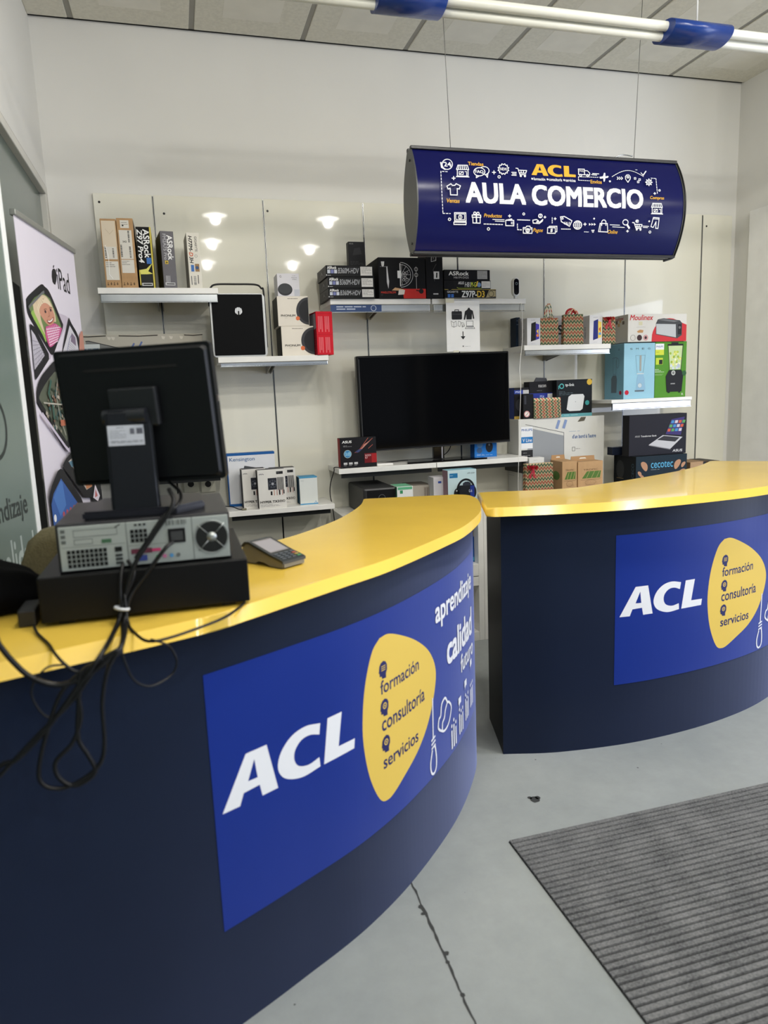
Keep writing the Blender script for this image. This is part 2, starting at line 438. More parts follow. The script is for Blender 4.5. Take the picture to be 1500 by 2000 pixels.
# glossy cladding panels with slotted channels between them
M_panel = mat((228, 226, 212), 0.035, 0, 0.02, 1.0)
psx = [-0.348, -0.041, 0.560, 1.149, 1.745, 2.342, 2.943, 3.545, 3.79]
for i in range(8):
    x0, x1 = psx[i] + (0.004 if i else 0), psx[i+1] - (0.004 if i < 7 else 0)
    p = box('trim_%d' % (i+3), x0, x1, WALLY, WALLY+0.018, 0.05, 2.625, M_panel, bevel=0.002); tag(p, kind='structure')
    bm = bmesh.new()
    for sx, sz in {1: ((0.05, 2.53),), 2: ((0.02, 2.56), (-0.035, 1.35),), 3: ((-0.035, 2.56),), 7: ((0.03, 2.55),)}.get(i, ((0.03, 2.58),)):
        xx = (x0 + sx) if sx > 0 else (x1 + sx)
        add_cyl(bm, (xx, WALLY+0.001, sz), (0, -1, 0), 0.007, 0.005, 0.004, 12)
    finish('screw', bm, M_black, p)
M_chan = mat((150, 152, 152), 0.22, 0.9)
for i in range(1, 8):
    x = psx[i]
    bm = bmesh.new(); add_box(bm, x-0.0038, x-0.0018, WALLY-0.002, WALLY+0.018, 0.05, 2.62); add_box(bm, x+0.0018, x+0.0038, WALLY-0.002, WALLY+0.018, 0.05, 2.62)
    add_box(bm, x-0.0018, x+0.0018, WALLY+0.01, WALLY+0.018, 0.05, 2.62, 1)
    o = finish('trim_%d' % (i+10), bm, [M_chan, mat((30, 30, 30), 0.8)]); tag(o, kind='structure')

# ceiling lamps (round downlights known from panel reflections, plus an added unseen fill row)
M_emit = bpy.data.materials.new('lamp_glow'); M_emit.use_nodes = True
nt = M_emit.node_tree; e = nt.nodes.new('ShaderNodeEmission'); e.inputs[0].default_value = (1, 0.97, 0.9, 1); e.inputs[1].default_value = 22
nt.links.new(e.outputs[0], nt.nodes['Material Output'].inputs[0])
for i, (x, y) in enumerate(LAMPS+FILL_DOWN):
    t = empty('ceiling_downlight', (x, y, CEIL-0.006), 'round recessed white ceiling downlight over the shop floor', 'ceiling light', 'round downlights in the tiled ceiling')
    bm = bmesh.new(); add_ring(bm, (0, 0, -0.004), (0, 0, 1), 0.135, 0.011, 36, 8); finish('trim_ring', bm, M_white, t, smooth=True)
    bm = bmesh.new(); add_cyl(bm, (0, 0, -0.006), (0, 0, 1), 0.128, 0.128, 0.005, 36); finish('diffuser', bm, M_emit, t)
    if (x, y) in FILL_DOWN:
        l = bpy.data.lights.new('downlight', 'AREA'); l.shape = 'DISK'; l.size = 0.25; l.energy = FILL_DOWN_W
    else:
        l = bpy.data.lights.new('downlight', 'POINT'); l.shadow_soft_size = 0.04; l.energy = LAMP_W
    l.color = WARM
    lo = bpy.data.objects.new('downlight', l); COL.objects.link(lo); lo.location = (x, y, CEIL-0.055)

# ================================================================== THE TWO CURVED COUNTERS
def mapcurve(C):
    C = [Vector((c[0], c[1])) for c in C]; S = [0]
    for a, b in zip(C[:-1], C[1:]): S.append(S[-1] + (b-a).length)
    def F(s):
        s = max(0, min(S[-1]-1e-6, s))
        for i in range(len(S)-1):
            if S[i+1] >= s: break
        t = (s-S[i])/(S[i+1]-S[i]); p = C[i].lerp(C[i+1], t); d = (C[i+1]-C[i]).normalized()
        # smoothed normal
        d0 = (C[i]-C[max(i-1, 0)]) if i else d; d1 = (C[min(i+2, len(C)-1)]-C[i+1]) if i+2 < len(C) else d
        return p, Vector((d.y, -d.x))
    return F, S
M_navy = mat((17, 27, 46), 0.33, 0, 0.08, 3.0, 0.05, spec=0.12, sheen=1.0)
M_yellow = mat((226, 190, 78), 0.22, 0, 0.05, 3.5, 0.04, 0.2)
M_vinyl = mat((15, 43, 132), 0.33, 0, 0.03, 2.0, 0, spec=0.12, sheen=1.0)
C_YEL = (226, 194, 92); C_VNAVY = (40, 44, 96)
G_A = [(0.02, 0.562), (0.067, 0.561), (0.079, 0.589), (0.124, 0.591), (0.13, 0.56), (0.176, 0.56), (0.151, 0.683), (0.092, 0.683)]
G_AH = [(0.093, 0.613), (0.120, 0.612), (0.114, 0.661)]
G_C = crom([(0.318, 0.676), (0.271, 0.685), (0.226, 0.676), (0.192, 0.648), (0.179, 0.612), (0.191, 0.582), (0.219, 0.564), (0.258, 0.555), (0.311, 0.560)], 4) + crom([(0.309, 0.586), (0.274, 0.580), (0.243, 0.589), (0.230, 0.610), (0.234, 0.635), (0.255, 0.654), (0.283, 0.657), (0.313, 0.647)], 4)
G_L = [(0.343, 0.680), (0.393, 0.680), (0.376, 0.589), (0.437, 0.587), (0.433, 0.560), (0.323, 0.560)]
G_BLOB = crom([(0.56, 0.832), (0.603, 0.832), (0.671, 0.806), (0.754, 0.764), (0.83, 0.71), (0.874, 0.656), (0.888, 0.608), (0.875, 0.555), (0.84, 0.493), (0.797, 0.446), (0.74, 0.406), (0.662, 0.371), (0.604, 0.346), (0.571, 0.340), (0.539, 0.352), (0.509, 0.401), (0.486, 0.465), (0.473, 0.536), (0.470, 0.599), (0.479, 0.68), (0.498, 0.749), (0.526, 0.806), (0.56, 0.832)], 4)[:-1]
G_HEAD = [(0.551, 0.738), (0.553, 0.750), (0.560, 0.758), (0.572, 0.762), (0.583, 0.757), (0.589, 0.747), (0.589, 0.732), (0.583, 0.722), (0.583, 0.709), (0.564, 0.711), (0.562, 0.719), (0.553, 0.720), (0.553, 0.729), (0.549, 0.732)]
def counter_graphic(parent, C, s0):
    F, S = mapcurve(C)
    def M(u, v, h):
        p, n = F(s0+u); q = p + n*(h+0.0012); return Vector((q.x, q.y, v))
    L = min(1.40, S[-1]-s0-0.02)
    cuts = [0.012*i for i in range(0, int(L/0.012)+1)]
    g = Art(1, 1, M, cuts, 0.00006, 0.0)
    g.rect(0, 0.27, L, 0.905, M_vinyl)
    wv = (232, 234, 240)
    g.poly(G_A, wv, [G_AH]); g.poly([(p[0], p[1]) for p in G_C], wv); g.poly(G_L, wv)
    g.poly([(p[0], p[1]) for p in G_BLOB], C_YEL)
    for t, z0, z1, x1 in (('formación', 0.666, 0.706, 0.768), ('consultoría', 0.555, 0.600, 0.800), ('servicios', 0.441, 0.478, 0.750)):
        g.text(t, 0.555, z0, x1, z1, C_VNAVY, 0.018)
    for k, dz in enumerate((0.0, -0.112, -0.222)):
        g.poly([(x, z+dz) for x, z in G_HEAD], C_VNAVY)
        if k == 0:
            for r in range(3): g.line([(0.562, 0.735+0.006*r), (0.581, 0.735+0.006*r)], 0.0022, C_YEL)
        else:
            g.ring(0.571, 0.741+dz, 0.008, 0.003, C_YEL, 16, 0.008); g.disc(0.571, 0.741+dz, 0.003, C_YEL, 0.003, 10)
    g.line([(0.856, 0.535), (0.852, 0.405)], 0.007, wv)
    for r in range(3): g.line([(0.840, 0.398-0.014*r), (0.866, 0.403-0.014*r)], 0.007, wv)
    g.line([(p.x, p.y) for p in crom([(0.842, 0.362), (0.828, 0.325), (0.832, 0.293), (0.850, 0.281), (0.868, 0.293), (0.872, 0.325), (0.866, 0.362), (0.862, 0.370)], 5)], 0.008, wv)
    if L > 1.0:
        g.line([(p.x, p.y) for p in crom([(0.905, 0.405), (0.893, 0.42), (0.900, 0.445), (0.915, 0.452), (0.925, 0.487), (0.955, 0.497), (0.975, 0.475), (0.990, 0.468), (1.010, 0.445), (1.000, 0.415), (0.975, 0.392), (0.94, 0.387), (0.905, 0.405)], 4)], 0.008, wv)
        g.line([(p.x, p.y) for p in crom([(0.925, 0.393), (0.928, 0.42), (0.945, 0.432), (0.955, 0.455), (0.975, 0.475)], 4)], 0.008, wv)
        g.text('aprendizaje', 0.895, 0.750, 1.330, 0.845, wv, 0.03)
        g.text('calidad', 0.985, 0.600, 1.325, 0.700, wv, 0.04)
        g.text('futuro', 1.130, 0.515, 1.345, 0.580, wv, 0.02)
        x = 1.01; rd = random.Random(8)
        for grp in range(4):
            for k in range(3):
                zb = 0.292+0.012*grp; zh = zb + rd.uniform(0.075, 0.095)
                g.line([(x, zb), (x, zh-0.02)], 0.011, wv); g.disc(x, zh, 0.006, wv, 0.007, 10); x += 0.021
            x += 0.024
        for bx0, bz in ((1.085, 0.415), (1.17, 0.445), (1.27, 0.485)):
            g.rect(bx0, bz, bx0+0.032, bz+0.024, wv); g.poly([(bx0+0.006, bz), (bx0+0.016, bz), (bx0+0.004, bz-0.012)], wv)
    elif True:
        g.text('a', 0.868, 0.760, 0.892, 0.790, wv, 0.03)
    o = g.done('vinyl_graphic', parent)
    o['label'] = 'blue vinyl panel with white letters and yellow blob'
    return o

LO = [(-.545, 1.33), (-.33, 1.405), (-.14, 1.475), (.032, 1.561), (.2, 1.652), (.399, 1.769), (.600, 1.93), (.833, 2.173), (1.011, 2.428), (1.09, 2.60), (1.125, 2.76)]
LIN = [(1.105, 2.835), (0.76, 2.915), (0.72, 2.80), (0.63, 2.66), (0.51, 2.50), (0.34, 2.31), (0.18, 2.21), (-0.08, 2.09), (-0.33, 2.04), (-0.545, 2.02)]
RO = [(1.186, 2.536), (1.428, 2.47), (1.797, 2.439), (2.215, 2.483), (2.594, 2.600), (3.0, 2.835), (3.22, 3.03)]
RIN = [(2.93, 3.30), (2.68, 3.14), (2.46, 3.03), (2.15, 2.90), (1.88, 2.81), (1.60, 2.76), (1.27, 2.86)]
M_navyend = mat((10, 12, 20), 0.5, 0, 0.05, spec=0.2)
def counter(label, outer, inner, rim_o, rim_i, s0):
    t = empty('reception_counter', (outer[0][0], outer[0][1], 0), label, 'counter', 'curved navy counters with yellow tops')
    off = Vector((outer[0][0], outer[0][1], 0))
    C = crom([(a, b) for a, b in outer], 12); I = crom([(a, b) for a, b in inner], 8)
    pts = [(p.x-off.x, p.y-off.y) for p in C] + [(p.x-off.x, p.y-off.y) for p in I]
    bm = bmesh.new(); a, b = prism(bm, pts, 0.0, 1.020)
    nC = len(C)
    body = finish('counter_body', bm, [M_navy, M_navyend], t)
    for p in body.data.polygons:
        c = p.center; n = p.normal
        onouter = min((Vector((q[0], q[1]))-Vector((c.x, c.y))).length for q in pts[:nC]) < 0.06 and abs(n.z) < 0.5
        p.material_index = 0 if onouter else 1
        p.use_smooth = False
    g = counter_graphic(t, [(p.x-off.x, p.y-off.y) for p in C], s0)
    R = [(p.x-off.x, p.y-off.y) for p in crom(rim_o, 8)] + [(p.x-off.x, p.y-off.y) for p in crom(rim_i, 8)]
    bm = bmesh.new(); a, b = prism(bm, R, 1.020, 1.056)
    es = [e for e in bm.edges if abs(e.verts[0].co.z-e.verts[1].co.z) < 1e-6]
    bmesh.ops.bevel(bm, geom=es, offset=0.012, segments=4, affect='EDGES', profile=0.6)
    top = finish('counter_top', bm, M_yellow, t)
    top['label'] = 'glossy yellow painted counter top'
    for p in top.data.polygons:
        if abs(p.normal.z) < 0.97: p.use_smooth = True
    return t
counter('curved navy reception counter on the left, carrying the computer, with yellow top', LO, LIN,
        [(-.545, 1.275), (-.348, 1.350), (-.201, 1.400), (.015, 1.481), (.102, 1.534), (.227, 1.620), (.370, 1.720), (.539, 1.842), (.809, 2.094), (.912, 2.210), (1.015, 2.360), (1.06, 2.44), (1.105, 2.54), (1.155, 2.68), (1.175, 2.78), (1.168, 2.85), (1.116, 2.894)],
        [(.745, 2.975), (.690, 2.812), (.601, 2.633), (.490, 2.46), (.314, 2.264), (.168, 2.173), (-.1, 2.06), (-.35, 2.01), (-.545, 1.99)], 0.591)
counter('curved navy reception counter on the right with empty yellow top', RO, RIN,
        [(1.098, 2.480), (1.396, 2.405), (1.700, 2.367), (2.070, 2.378), (2.353, 2.420), (2.62, 2.51), (3.04, 2.76), (3.30, 3.01)],
        [(2.891, 3.375), (2.664, 3.204), (2.455, 3.084), (2.147, 2.953), (1.874, 2.856), (1.612, 2.800), (1.243, 2.891)], 0.472)

# ================================================================== DOOR MAT
def fuzz_mat():
    m = bpy.data.materials.new('ribbed_carpet'); m.use_nodes = True; nt = m.node_tree; b = nt.nodes['Principled BSDF']
    b.inputs['Roughness'].default_value = 0.95; b.inputs['Specular IOR Level'].default_value = 0.1
    tc = nt.nodes.new('ShaderNodeTexCoord'); n = nt.nodes.new('ShaderNodeTexNoise'); n.inputs['Scale'].default_value = 130; n.inputs['Detail'].default_value = 8; n.inputs['Roughness'].default_value = 0.8
    n2 = nt.nodes.new('ShaderNodeTexNoise'); n2.inputs['Scale'].default_value = 9; n2.inputs['Detail'].default_value = 5
    for q in (n, n2): nt.links.new(tc.outputs['Object'], q.inputs['Vector'])
    ad = nt.nodes.new('ShaderNodeMath'); ad.operation = 'MULTIPLY_ADD'; ad.inputs[1].default_value = 0.35
    nt.links.new(n2.outputs['Fac'], ad.inputs[0]); nt.links.new(n.outputs['Fac'], ad.inputs[2])
    rp = nt.nodes.new('ShaderNodeValToRGB'); rp.color_ramp.elements[0].position = 0.5; rp.color_ramp.elements[1].position = 0.9
    rp.color_ramp.elements[0].color = (lin(72), lin(73), lin(75), 1); rp.color_ramp.elements[1].color = (lin(146), lin(147), lin(147), 1)
    nt.links.new(ad.outputs[0], rp.inputs['Fac']); nt.links.new(rp.outputs['Color'], b.inputs['Base Color'])
    bp = nt.nodes.new('ShaderNodeBump'); bp.inputs['Strength'].default_value = 0.8; bp.inputs['Distance'].default_value = 0.004
    nt.links.new(n.outputs['Fac'], bp.inputs['Height']); nt.links.new(bp.outputs['Normal'], b.inputs['Normal'])
    return m
MX0, MX1, MY0, MY1 = 0.948, 3.4, 0.62, 1.992
bm = bmesh.new(); pitch = 0.0232; add_box(bm, MX0, MX1, MY0, MY1, 0.0, 0.003, 1)
y = MY1; k = 0
while y - pitch > MY0:
    y1 = y; y0 = y - pitch + 0.0062
    pr = [(y0, 0.003), (y1, 0.003), (y1-0.001, 0.0085), (y0+0.001, 0.0085)]
    prism(bm, pr, MX0+0.002, MX1-0.002, 0, 'X'); y -= pitch; k += 1
o = finish('door_mat', bm, [fuzz_mat(), mat((22, 23, 24), 0.95)])
tag(o, 'charcoal grey ribbed entrance mat lying on the concrete floor', 'mat')
# ================================================================== SHELVES
YF = 4.01
def shelf(x0, x1, ztop, label, style='rail', yf=YF, rh=0.040):
    t = empty('wall_shelf', ((x0+x1)/2, WALLY, ztop), label, 'shelf', 'white shelves on the slotted wall')
    hw = (x1-x0)/2; d = WALLY-yf
    th = 0.022 if style == 'thin' else 0.030
    box('shelf_board', -hw, hw, -d, -0.002, -th, 0, M_white, t, 0.002)
    if style in ('rail', 'thin'):
        bm = bmesh.new(); add_box(bm, -hw+0.01, hw-0.005, -d+0.004, -d+0.016, -th-rh, -th-0.0005, 0, 0.003, 2)
        add_box(bm, -hw+0.01, hw-0.005, -d+0.001, -d+0.02, -th-rh-0.003, -th-rh, 0)
        finish('price_rail', bm, M_chrome, t)
    else:
        box('under_rail', -hw+0.02, hw-0.02, -d+0.03, -d+0.045, -th-0.028, -th-0.0005, mat((60, 62, 62), 0.3, 0.6), t)
    for sx in (-0.012, 0.012) if style != 'pair' else (0.0,):
        bm = bmesh.new(); prism(bm, [(-d+0.05, -th-0.001), (-0.002, -th-0.001), (-0.002, -th-0.055), (-0.03, -th-0.05), (-d+0.06, -th-0.018)], sx-0.0025, sx+0.0025, 0, 'X')
        finish('bracket', bm, mat((150, 150, 146), 0.4, 0.4), t)
    return t
Z1 = Zat(562, -0.05, YF); Z2 = 1.730; Z3 = 2.033; Z4 = Zat(673, 2.3, YF); Z5 = 1.408; Z6 = 1.083; Z7 = 0.885; Z8 = 1.12
shelf(-0.345, 0.255, Z1, 'wall shelf on the far left carrying five upright board boxes', 'rail')
shelf(0.229, 0.835, Z2, 'wall shelf carrying the tablet shaped speaker and speaker boxes', 'rail', rh=0.02)
s3a = shelf(0.860, 1.452, Z3, 'high wall shelf carrying the black motherboard box stack', 'rail')
s3b = shelf(1.460, 2.058, Z3, 'high wall shelf with the small camera, above the television', 'rail')
shelf(2.045, 2.645, Z4, 'wall shelf carrying the zigzag gift bags', 'rail', rh=0.028)
shelf(2.655, 3.262, Z5, 'wall shelf on the right carrying the blender boxes', 'thin')
shelf(0.862, 1.460, Z6, 'left half of the low shelf under the television', 'plain')
shelf(1.464, 2.064, Z6, 'right half of the low shelf under the television', 'plain')
shelf(0.222, 0.828, Z7, 'lowest wall shelf carrying the white fan cooler boxes', 'plain')
shelf(-0.345, 0.215, Z8, 'wall shelf behind the computer monitor carrying the television carton', 'plain')
# blue strip in the price rail of the high shelf
g = Art(0.295, 0.036, lambda u, v, h: Vector((-0.296+u, -(WALLY-YF)-0.001-h, -0.069+v)))
g.rect(0, 0, 1, 1, (58, 78, 120)); g.scribble(0.12, 0.2, 0.72, 0.9, (190, 198, 214), 2, 0.006, 5); g.ring(0.84, 0.5, 0.05, 0.003, (190, 198, 214))
g.done('rail_label', s3a, 'blue label strip in the rail')

# ------------------------------------------------------------------ base units on the floor behind the counters
UY = 3.84; UTOP = 0.815
def unit(x0, x1, label, tag_group='white open storage units'):
    t = empty('storage_unit', ((x0+x1)/2, (UY+WALLY)/2, 0), label, 'storage unit', tag_group)
    hw = (x1-x0)/2; y0 = UY-(UY+WALLY)/2; y1 = WALLY-0.003-(UY+WALLY)/2
    for a in (-hw, hw-0.034): box('side_panel', a, a+0.034, y0, y1, 0, UTOP, M_white, t, 0.0015, seg=1)
    for z0, z1 in ((0, 0.055), (0.345, 0.400), (0.405, 0.478), (0.755, UTOP)):
        box('shelf_board', -hw+0.034, hw-0.034, y0+0.002, y1, z0, z1, M_white, t, 0.0015)
    box('back_panel', -hw+0.034, hw-0.034, y1-0.01, y1, 0.055, 0.755, mat((205, 204, 196), 0.6), t)
UX = [0.86, 1.685, 2.51, 3.335, 3.79]
unit(UX[0], UX[1]-0.001, 'white open storage unit seen in the gap between the counters')
unit(UX[1], UX[2]-0.001, 'white open storage unit behind the right counter, under the television carton')
unit(UX[2], UX[3]-0.001, 'white open storage unit behind the right counter, under the black appliance carton')
unit(UX[3], UX[4], 'narrow white open storage unit in the right corner behind the counter')

# ================================================================== SHELF 1: upright boxes
def brown_box(pl, pr, pt, label, seed):
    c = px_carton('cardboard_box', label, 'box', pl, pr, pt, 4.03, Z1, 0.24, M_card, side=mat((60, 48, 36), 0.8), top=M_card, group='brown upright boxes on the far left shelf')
    g = c.front(); lab = (214, 210, 200)
    if seed == 1:
        g.rect(0.06, 0.60, 0.94, 0.97, (214, 200, 178)); g.rect(0.10, 0.42, 0.92, 0.60, lab); g.rect(0.10, 0.12, 0.92, 0.39, lab)
        g.bars(0.14, 0.44, 0.24, 0.60, BLACK, 16, 2, True); g.bars(0.62, 0.44, 0.72, 0.58, BLACK, 16, 3, True)
        g.scribble(0.14, 0.30, 0.7, 0.38, BLACK, 3, 0.002, 3)
        g.line([(0.2, 0.62), (0.35, 0.45), (0.30, 0.2), (0.5, 0.14)], 0.002, (250, 250, 250)); g.line([(0.3, 0.85), (0.55, 0.78), (0.8, 0.84)], 0.001, (170, 150, 120))
    else:
        g.rect(0.22, 0.86, 0.74, 0.97, lab); g.rect(0.10, 0.42, 0.86, 0.83, lab); g.rect(0.10, 0.22, 0.86, 0.41, lab)
        g.scribble(0.3, 0.9, 0.7, 0.95, BLACK, 2, 0.0015, 9); g.rect(0.32, 0.885, 0.42, 0.905, BLACK)
        g.text('342', 0.28, 0.655, 0.52, 0.68, BLACK, 0.02); g.bars(0.12, 0.45, 0.22, 0.62, BLACK, 18, 4, True)
        g.bars(0.62, 0.66, 0.72, 0.82, BLACK, 18, 5, True); g.bars(0.64, 0.44, 0.74, 0.6, BLACK, 18, 6, True); g.scribble(0.14, 0.33, 0.6, 0.40, BLACK, 3, 0.0015, 5)
    for k in range(4):
        x = 0.16+0.2*k; g.line([(x, 0.045), (x, 0.085)], 0.002, BLACK); g.line([(x-0.05, 0.05+0.01*(k % 2)), (x+0.05, 0.05+0.01*(k % 2))], 0.002, BLACK)
    g.done('shipping_label', c.o, 'white and printed shipping labels')
    bm = bmesh.new(); w = c.w
    vs = [bm.verts.new(p) for p in ((0, c.d*.55, c.h), (w, c.d*.55, c.h), (w*0.85, c.d*.75, c.h+0.035), (w*0.1, c.d*.75, c.h+0.035))]; bm.faces.new(vs)
    r = bmesh.ops.solidify(bm, geom=bm.faces[:], thickness=0.003)
    finish('open_flap', bm, mat((120, 96, 66), 0.8), c.o)
    return c
brown_box(207.5, 238, 427, 'brown shipping box with a taped beige patch, outermost on the left shelf', 1)
brown_box(239, 271, 426, 'brown shipping box with white barcode labels, second from the left', 2)
c = px_carton('motherboard_box', 'black and yellow upright motherboard box marked Z97 Pro4', 'box', 275, 304, 443, 4.03, Z1, 0.25, (22, 22, 22), side=(196, 176, 70), top=(20, 20, 20))
g = c.front(); g.text('ASRock', 0.46, 0.50, 0.86, 0.96, WHITE, 0.03, 0, -90); g.text('Z97 Pro4', 0.06, 0.42, 0.40, 0.96, WHITE, 0.03, 0.2, -90)
g.rect(0.56, 0.40, 0.88, 0.50, (60, 110, 180)); g.poly([(0.05, 0.30), (0.5, 0.32), (0.95, 0.42), (0.6, 0.28), (0.9, 0.24), (0.1, 0.22)], (220, 214, 110))
g.rect(0.10, 0.10, 0.86, 0.23, (34, 34, 34)); g.rect(0.12, 0.04, 0.84, 0.09, (190, 190, 190)); g.rect(0.2, 0.055, 0.78, 0.075, BLACK); g.rect(0.90, 0.0, 1.0, 1.0, (206, 190, 84)); g.rect(0.0, 0.05, 0.07, 0.3, (206, 190, 84)); g.done('printed_artwork', c.o)
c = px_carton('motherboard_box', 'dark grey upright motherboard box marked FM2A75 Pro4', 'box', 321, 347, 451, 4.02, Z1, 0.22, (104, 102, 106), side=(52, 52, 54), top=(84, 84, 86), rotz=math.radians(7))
g = c.front(); g.text('ASRock', 0.48, 0.50, 0.88, 0.93, WHITE, 0.03, 0, -90); g.text('FM2A75 Pro', 0.18, 0.50, 0.42, 0.95, (180, 180, 184), 0.015, 0, -90); g.rect(0.22, 0.425, 0.46, 0.485, (206, 176, 60)); g.text('4', 0.26, 0.435, 0.42, 0.475, BLACK, 0.02, 0, -90)
for x in (0.2, 0.28, 0.36, 0.46): g.rect(x, 0.05, x+0.04, 0.22, (176, 176, 178))
g.rect(0.12, 0.05, 0.85, 0.10, (190, 190, 190)); g.rect(0.2, 0.065, 0.8, 0.085, (70, 70, 70)); g.done('printed_artwork', c.o)
c = px_carton('motherboard_box', 'white upright motherboard box marked H77M-D3H', 'box', 371.5, 396, 454, 4.02, Z1, 0.20, (222, 218, 206), side=(186, 180, 166), rotz=math.radians(3))
g = c.front(); g.text('GIGABYTE', 0.62, 0.66, 0.80, 0.93, (70, 70, 70), 0.01, 0, -90); g.text('H77M-', 0.14, 0.66, 0.42, 0.94, BLACK, 0.03, 0.2, -90); g.text('D', 0.14, 0.575, 0.42, 0.645, (200, 90, 50), 0.03, 0.2, -90); g.text('3H', 0.14, 0.45, 0.42, 0.565, BLACK, 0.03, 0.2, -90)
g.rect(0.2, 0.30, 0.44, 0.42, (64, 112, 180)); g.rect(0.52, 0.30, 0.86, 0.44, (150, 120, 84)); g.disc(0.68, 0.37, 0.13, (60, 84, 120)); g.ring(0.66, 0.58, 0.1, 0.0015, (120, 120, 120)); g.rect(0.15, 0.06, 0.22, 0.22, (120, 120, 120)); g.bars(0.35, 0.06, 0.55, 0.22, (130, 130, 130), 12, 7, True); g.rect(0.68, 0.08, 0.74, 0.24, (90, 90, 90)); g.done('printed_artwork', c.o)

# ================================================================== SHELF 2
t = empty('portable_speaker', (Xat(470, 4.06, Z2), 4.06, Z2), 'flat black fronted panel speaker with silver rim and carry handle', 'speaker')
def rrect(x0, x1, z0, z1, r, n=6):
    o = []
    for cx, cz, a in ((x1-r, z1-r, 0), (x0+r, z1-r, PI/2), (x0+r, z0+r, PI), (x1-r, z0+r, 1.5*PI)):
        for i in range(n+1): o.append((cx + r*math.cos(a+PI/2*i/n), cz + r*math.sin(a+PI/2*i/n)))
    return o
bm = bmesh.new(); prism(bm, rrect(-0.146, 0.146, 0.0, 0.335, 0.022), -0.03, 0.03, 0, 'Y'); finish('silver_case', bm, mat((176, 178, 178), 0.35, 0.5), t)
bm = bmesh.new(); prism(bm, rrect(-0.137, 0.134, 0.010, 0.330, 0.006), -0.033, -0.0301, 0, 'Y'); finish('front_grille', bm, mat((7, 8, 10), 0.6, spec=0.1), t)
tube('carry_handle', [(-0.147, -0.01, 0.27), (-0.147, -0.01, 0.335), (-0.135, -0.01, 0.365), (-0.105, -0.01, 0.384), (0, -0.01, 0.386), (0.105, -0.01, 0.384), (0.135, -0.01, 0.365), (0.147, -0.01, 0.335), (0.147, -0.01, 0.05)], 0.005, M_black, t)
g = Art(1, 1, lambda u, v, h: Vector((u, -0.0335-h, v)))
g.disc(0.003, 0.243, 0.020, (226, 228, 230), 0.020, 10)
for a in range(-2, 3): g.line([(0.003+a*0.008, 0.262), (0.003+a*0.010, 0.222+abs(a)*0.006)], 0.0012, (90, 92, 96))
g.rect(-0.001, 0.222, 0.007, 0.243, (14, 15, 17)); g.done('leaf_emblem', t, 'silver leaf shaped emblem')
CREAM = (226, 219, 206)
def phonum(pl, pr, pt, z0, label, Y=4.04):
    c = px_carton('speaker_box', label, 'box', pl, pr, pt, Y, z0, 0.20, CREAM, side=(20, 20, 20), top=(210, 202, 188), group='cream speaker boxes')
    g = c.front(); g.poly([(1.0, 0.02)] + [(1.0-0.40*math.sin(PI*(i+0.5)/21), 0.50+0.46*-math.cos(PI*(i+0.5)/21)) for i in range(21)] + [(1.0, 0.96)], (58, 58, 62))
    g.poly([(1.0, 0.10)] + [(1.0-0.31*math.sin(PI*(i+0.5)/21), 0.50+0.38*-math.cos(PI*(i+0.5)/21)) for i in range(21)] + [(1.0, 0.88)], (34, 34, 38))
    g.text('PHONUM', 0.10, 0.32, 0.56, 0.39, BLACK, 0.02); g.scribble(0.22, 0.26, 0.42, 0.29, (150, 140, 130), 1, 0.001, 2)
    g.scribble(0.34, 0.90, 0.66, 0.94, (90, 80, 70), 1, 0.0025, 6)
    g.disc(0.64, 0.26, 0.065, (214, 110, 66)); g.scribble(0.60, 0.24, 0.68, 0.28, (240, 200, 180), 1, 0.001, 4)
    g.done('printed_artwork', c.o); return c
pA = phonum(552, 615, 637, Z2, 'cream speaker box marked PHONUM, standing directly on the shelf')
pB = phonum(544, 604, 578.5, Z2+pA.h+0.0005, 'cream speaker box marked PHONUM, stacked on its twin')
c = px_carton('speaker_box', 'small white box picturing a round grey speaker, topmost of its stack', 'box', 543, 586, 534, 4.05, Z2+pA.h+pB.h+0.001, 0.13, (214, 212, 216), side=(206, 206, 210), top=(220, 220, 222))
g = c.front(); g.disc(0.34, 0.30, 0.33, (50, 52, 54), 0.27); g.disc(0.34, 0.34, 0.30, (62, 64, 66), 0.22); g.text('G', 0.12, 0.82, 0.20, 0.92, (110, 110, 114), 0.01); g.text('Google', 0.68, 0.88, 0.84, 0.92, (130, 130, 134), 0); g.text('Home', 0.66, 0.80, 0.90, 0.84, (110, 110, 114), 0.005); g.text('Mini', 0.70, 0.72, 0.88, 0.76, (110, 110, 114), 0.005); g.rect(0.75, 0.0, 1.0, 0.3, (190, 192, 200)); g.done('printed_artwork', c.o)
c = px_carton('red_box', 'bright red carton overhanging the shelf end beside the speaker boxes', 'box', 620.5, 653, 608, 4.0, Z2, 0.13, (196, 26, 42), side=(150, 30, 42), top=(140, 24, 34), rotz=math.radians(6))
g = c.front()
for yy in (0.05, 0.53):
    for xx in (0.12, 0.52):
        for q in range(3): g.rect(xx+0.1*q, yy+0.06*(q % 2), xx+0.1*q+0.075, yy+0.36, (214, 92, 100))
    g.rect(0.03, yy+0.42, 0.97, yy+0.425, (150, 14, 28))
g.done('printed_artwork', c.o)
g = c.left(); g.poly([(0.05, 0.55), (0.95, 0.62), (0.95, 0.96), (0.05, 0.96)], (150, 140, 146)); g.scribble(0.1, 0.1, 0.9, 0.4, (190, 60, 70), 5, 0.002, 8); g.done('side_print', c.o)

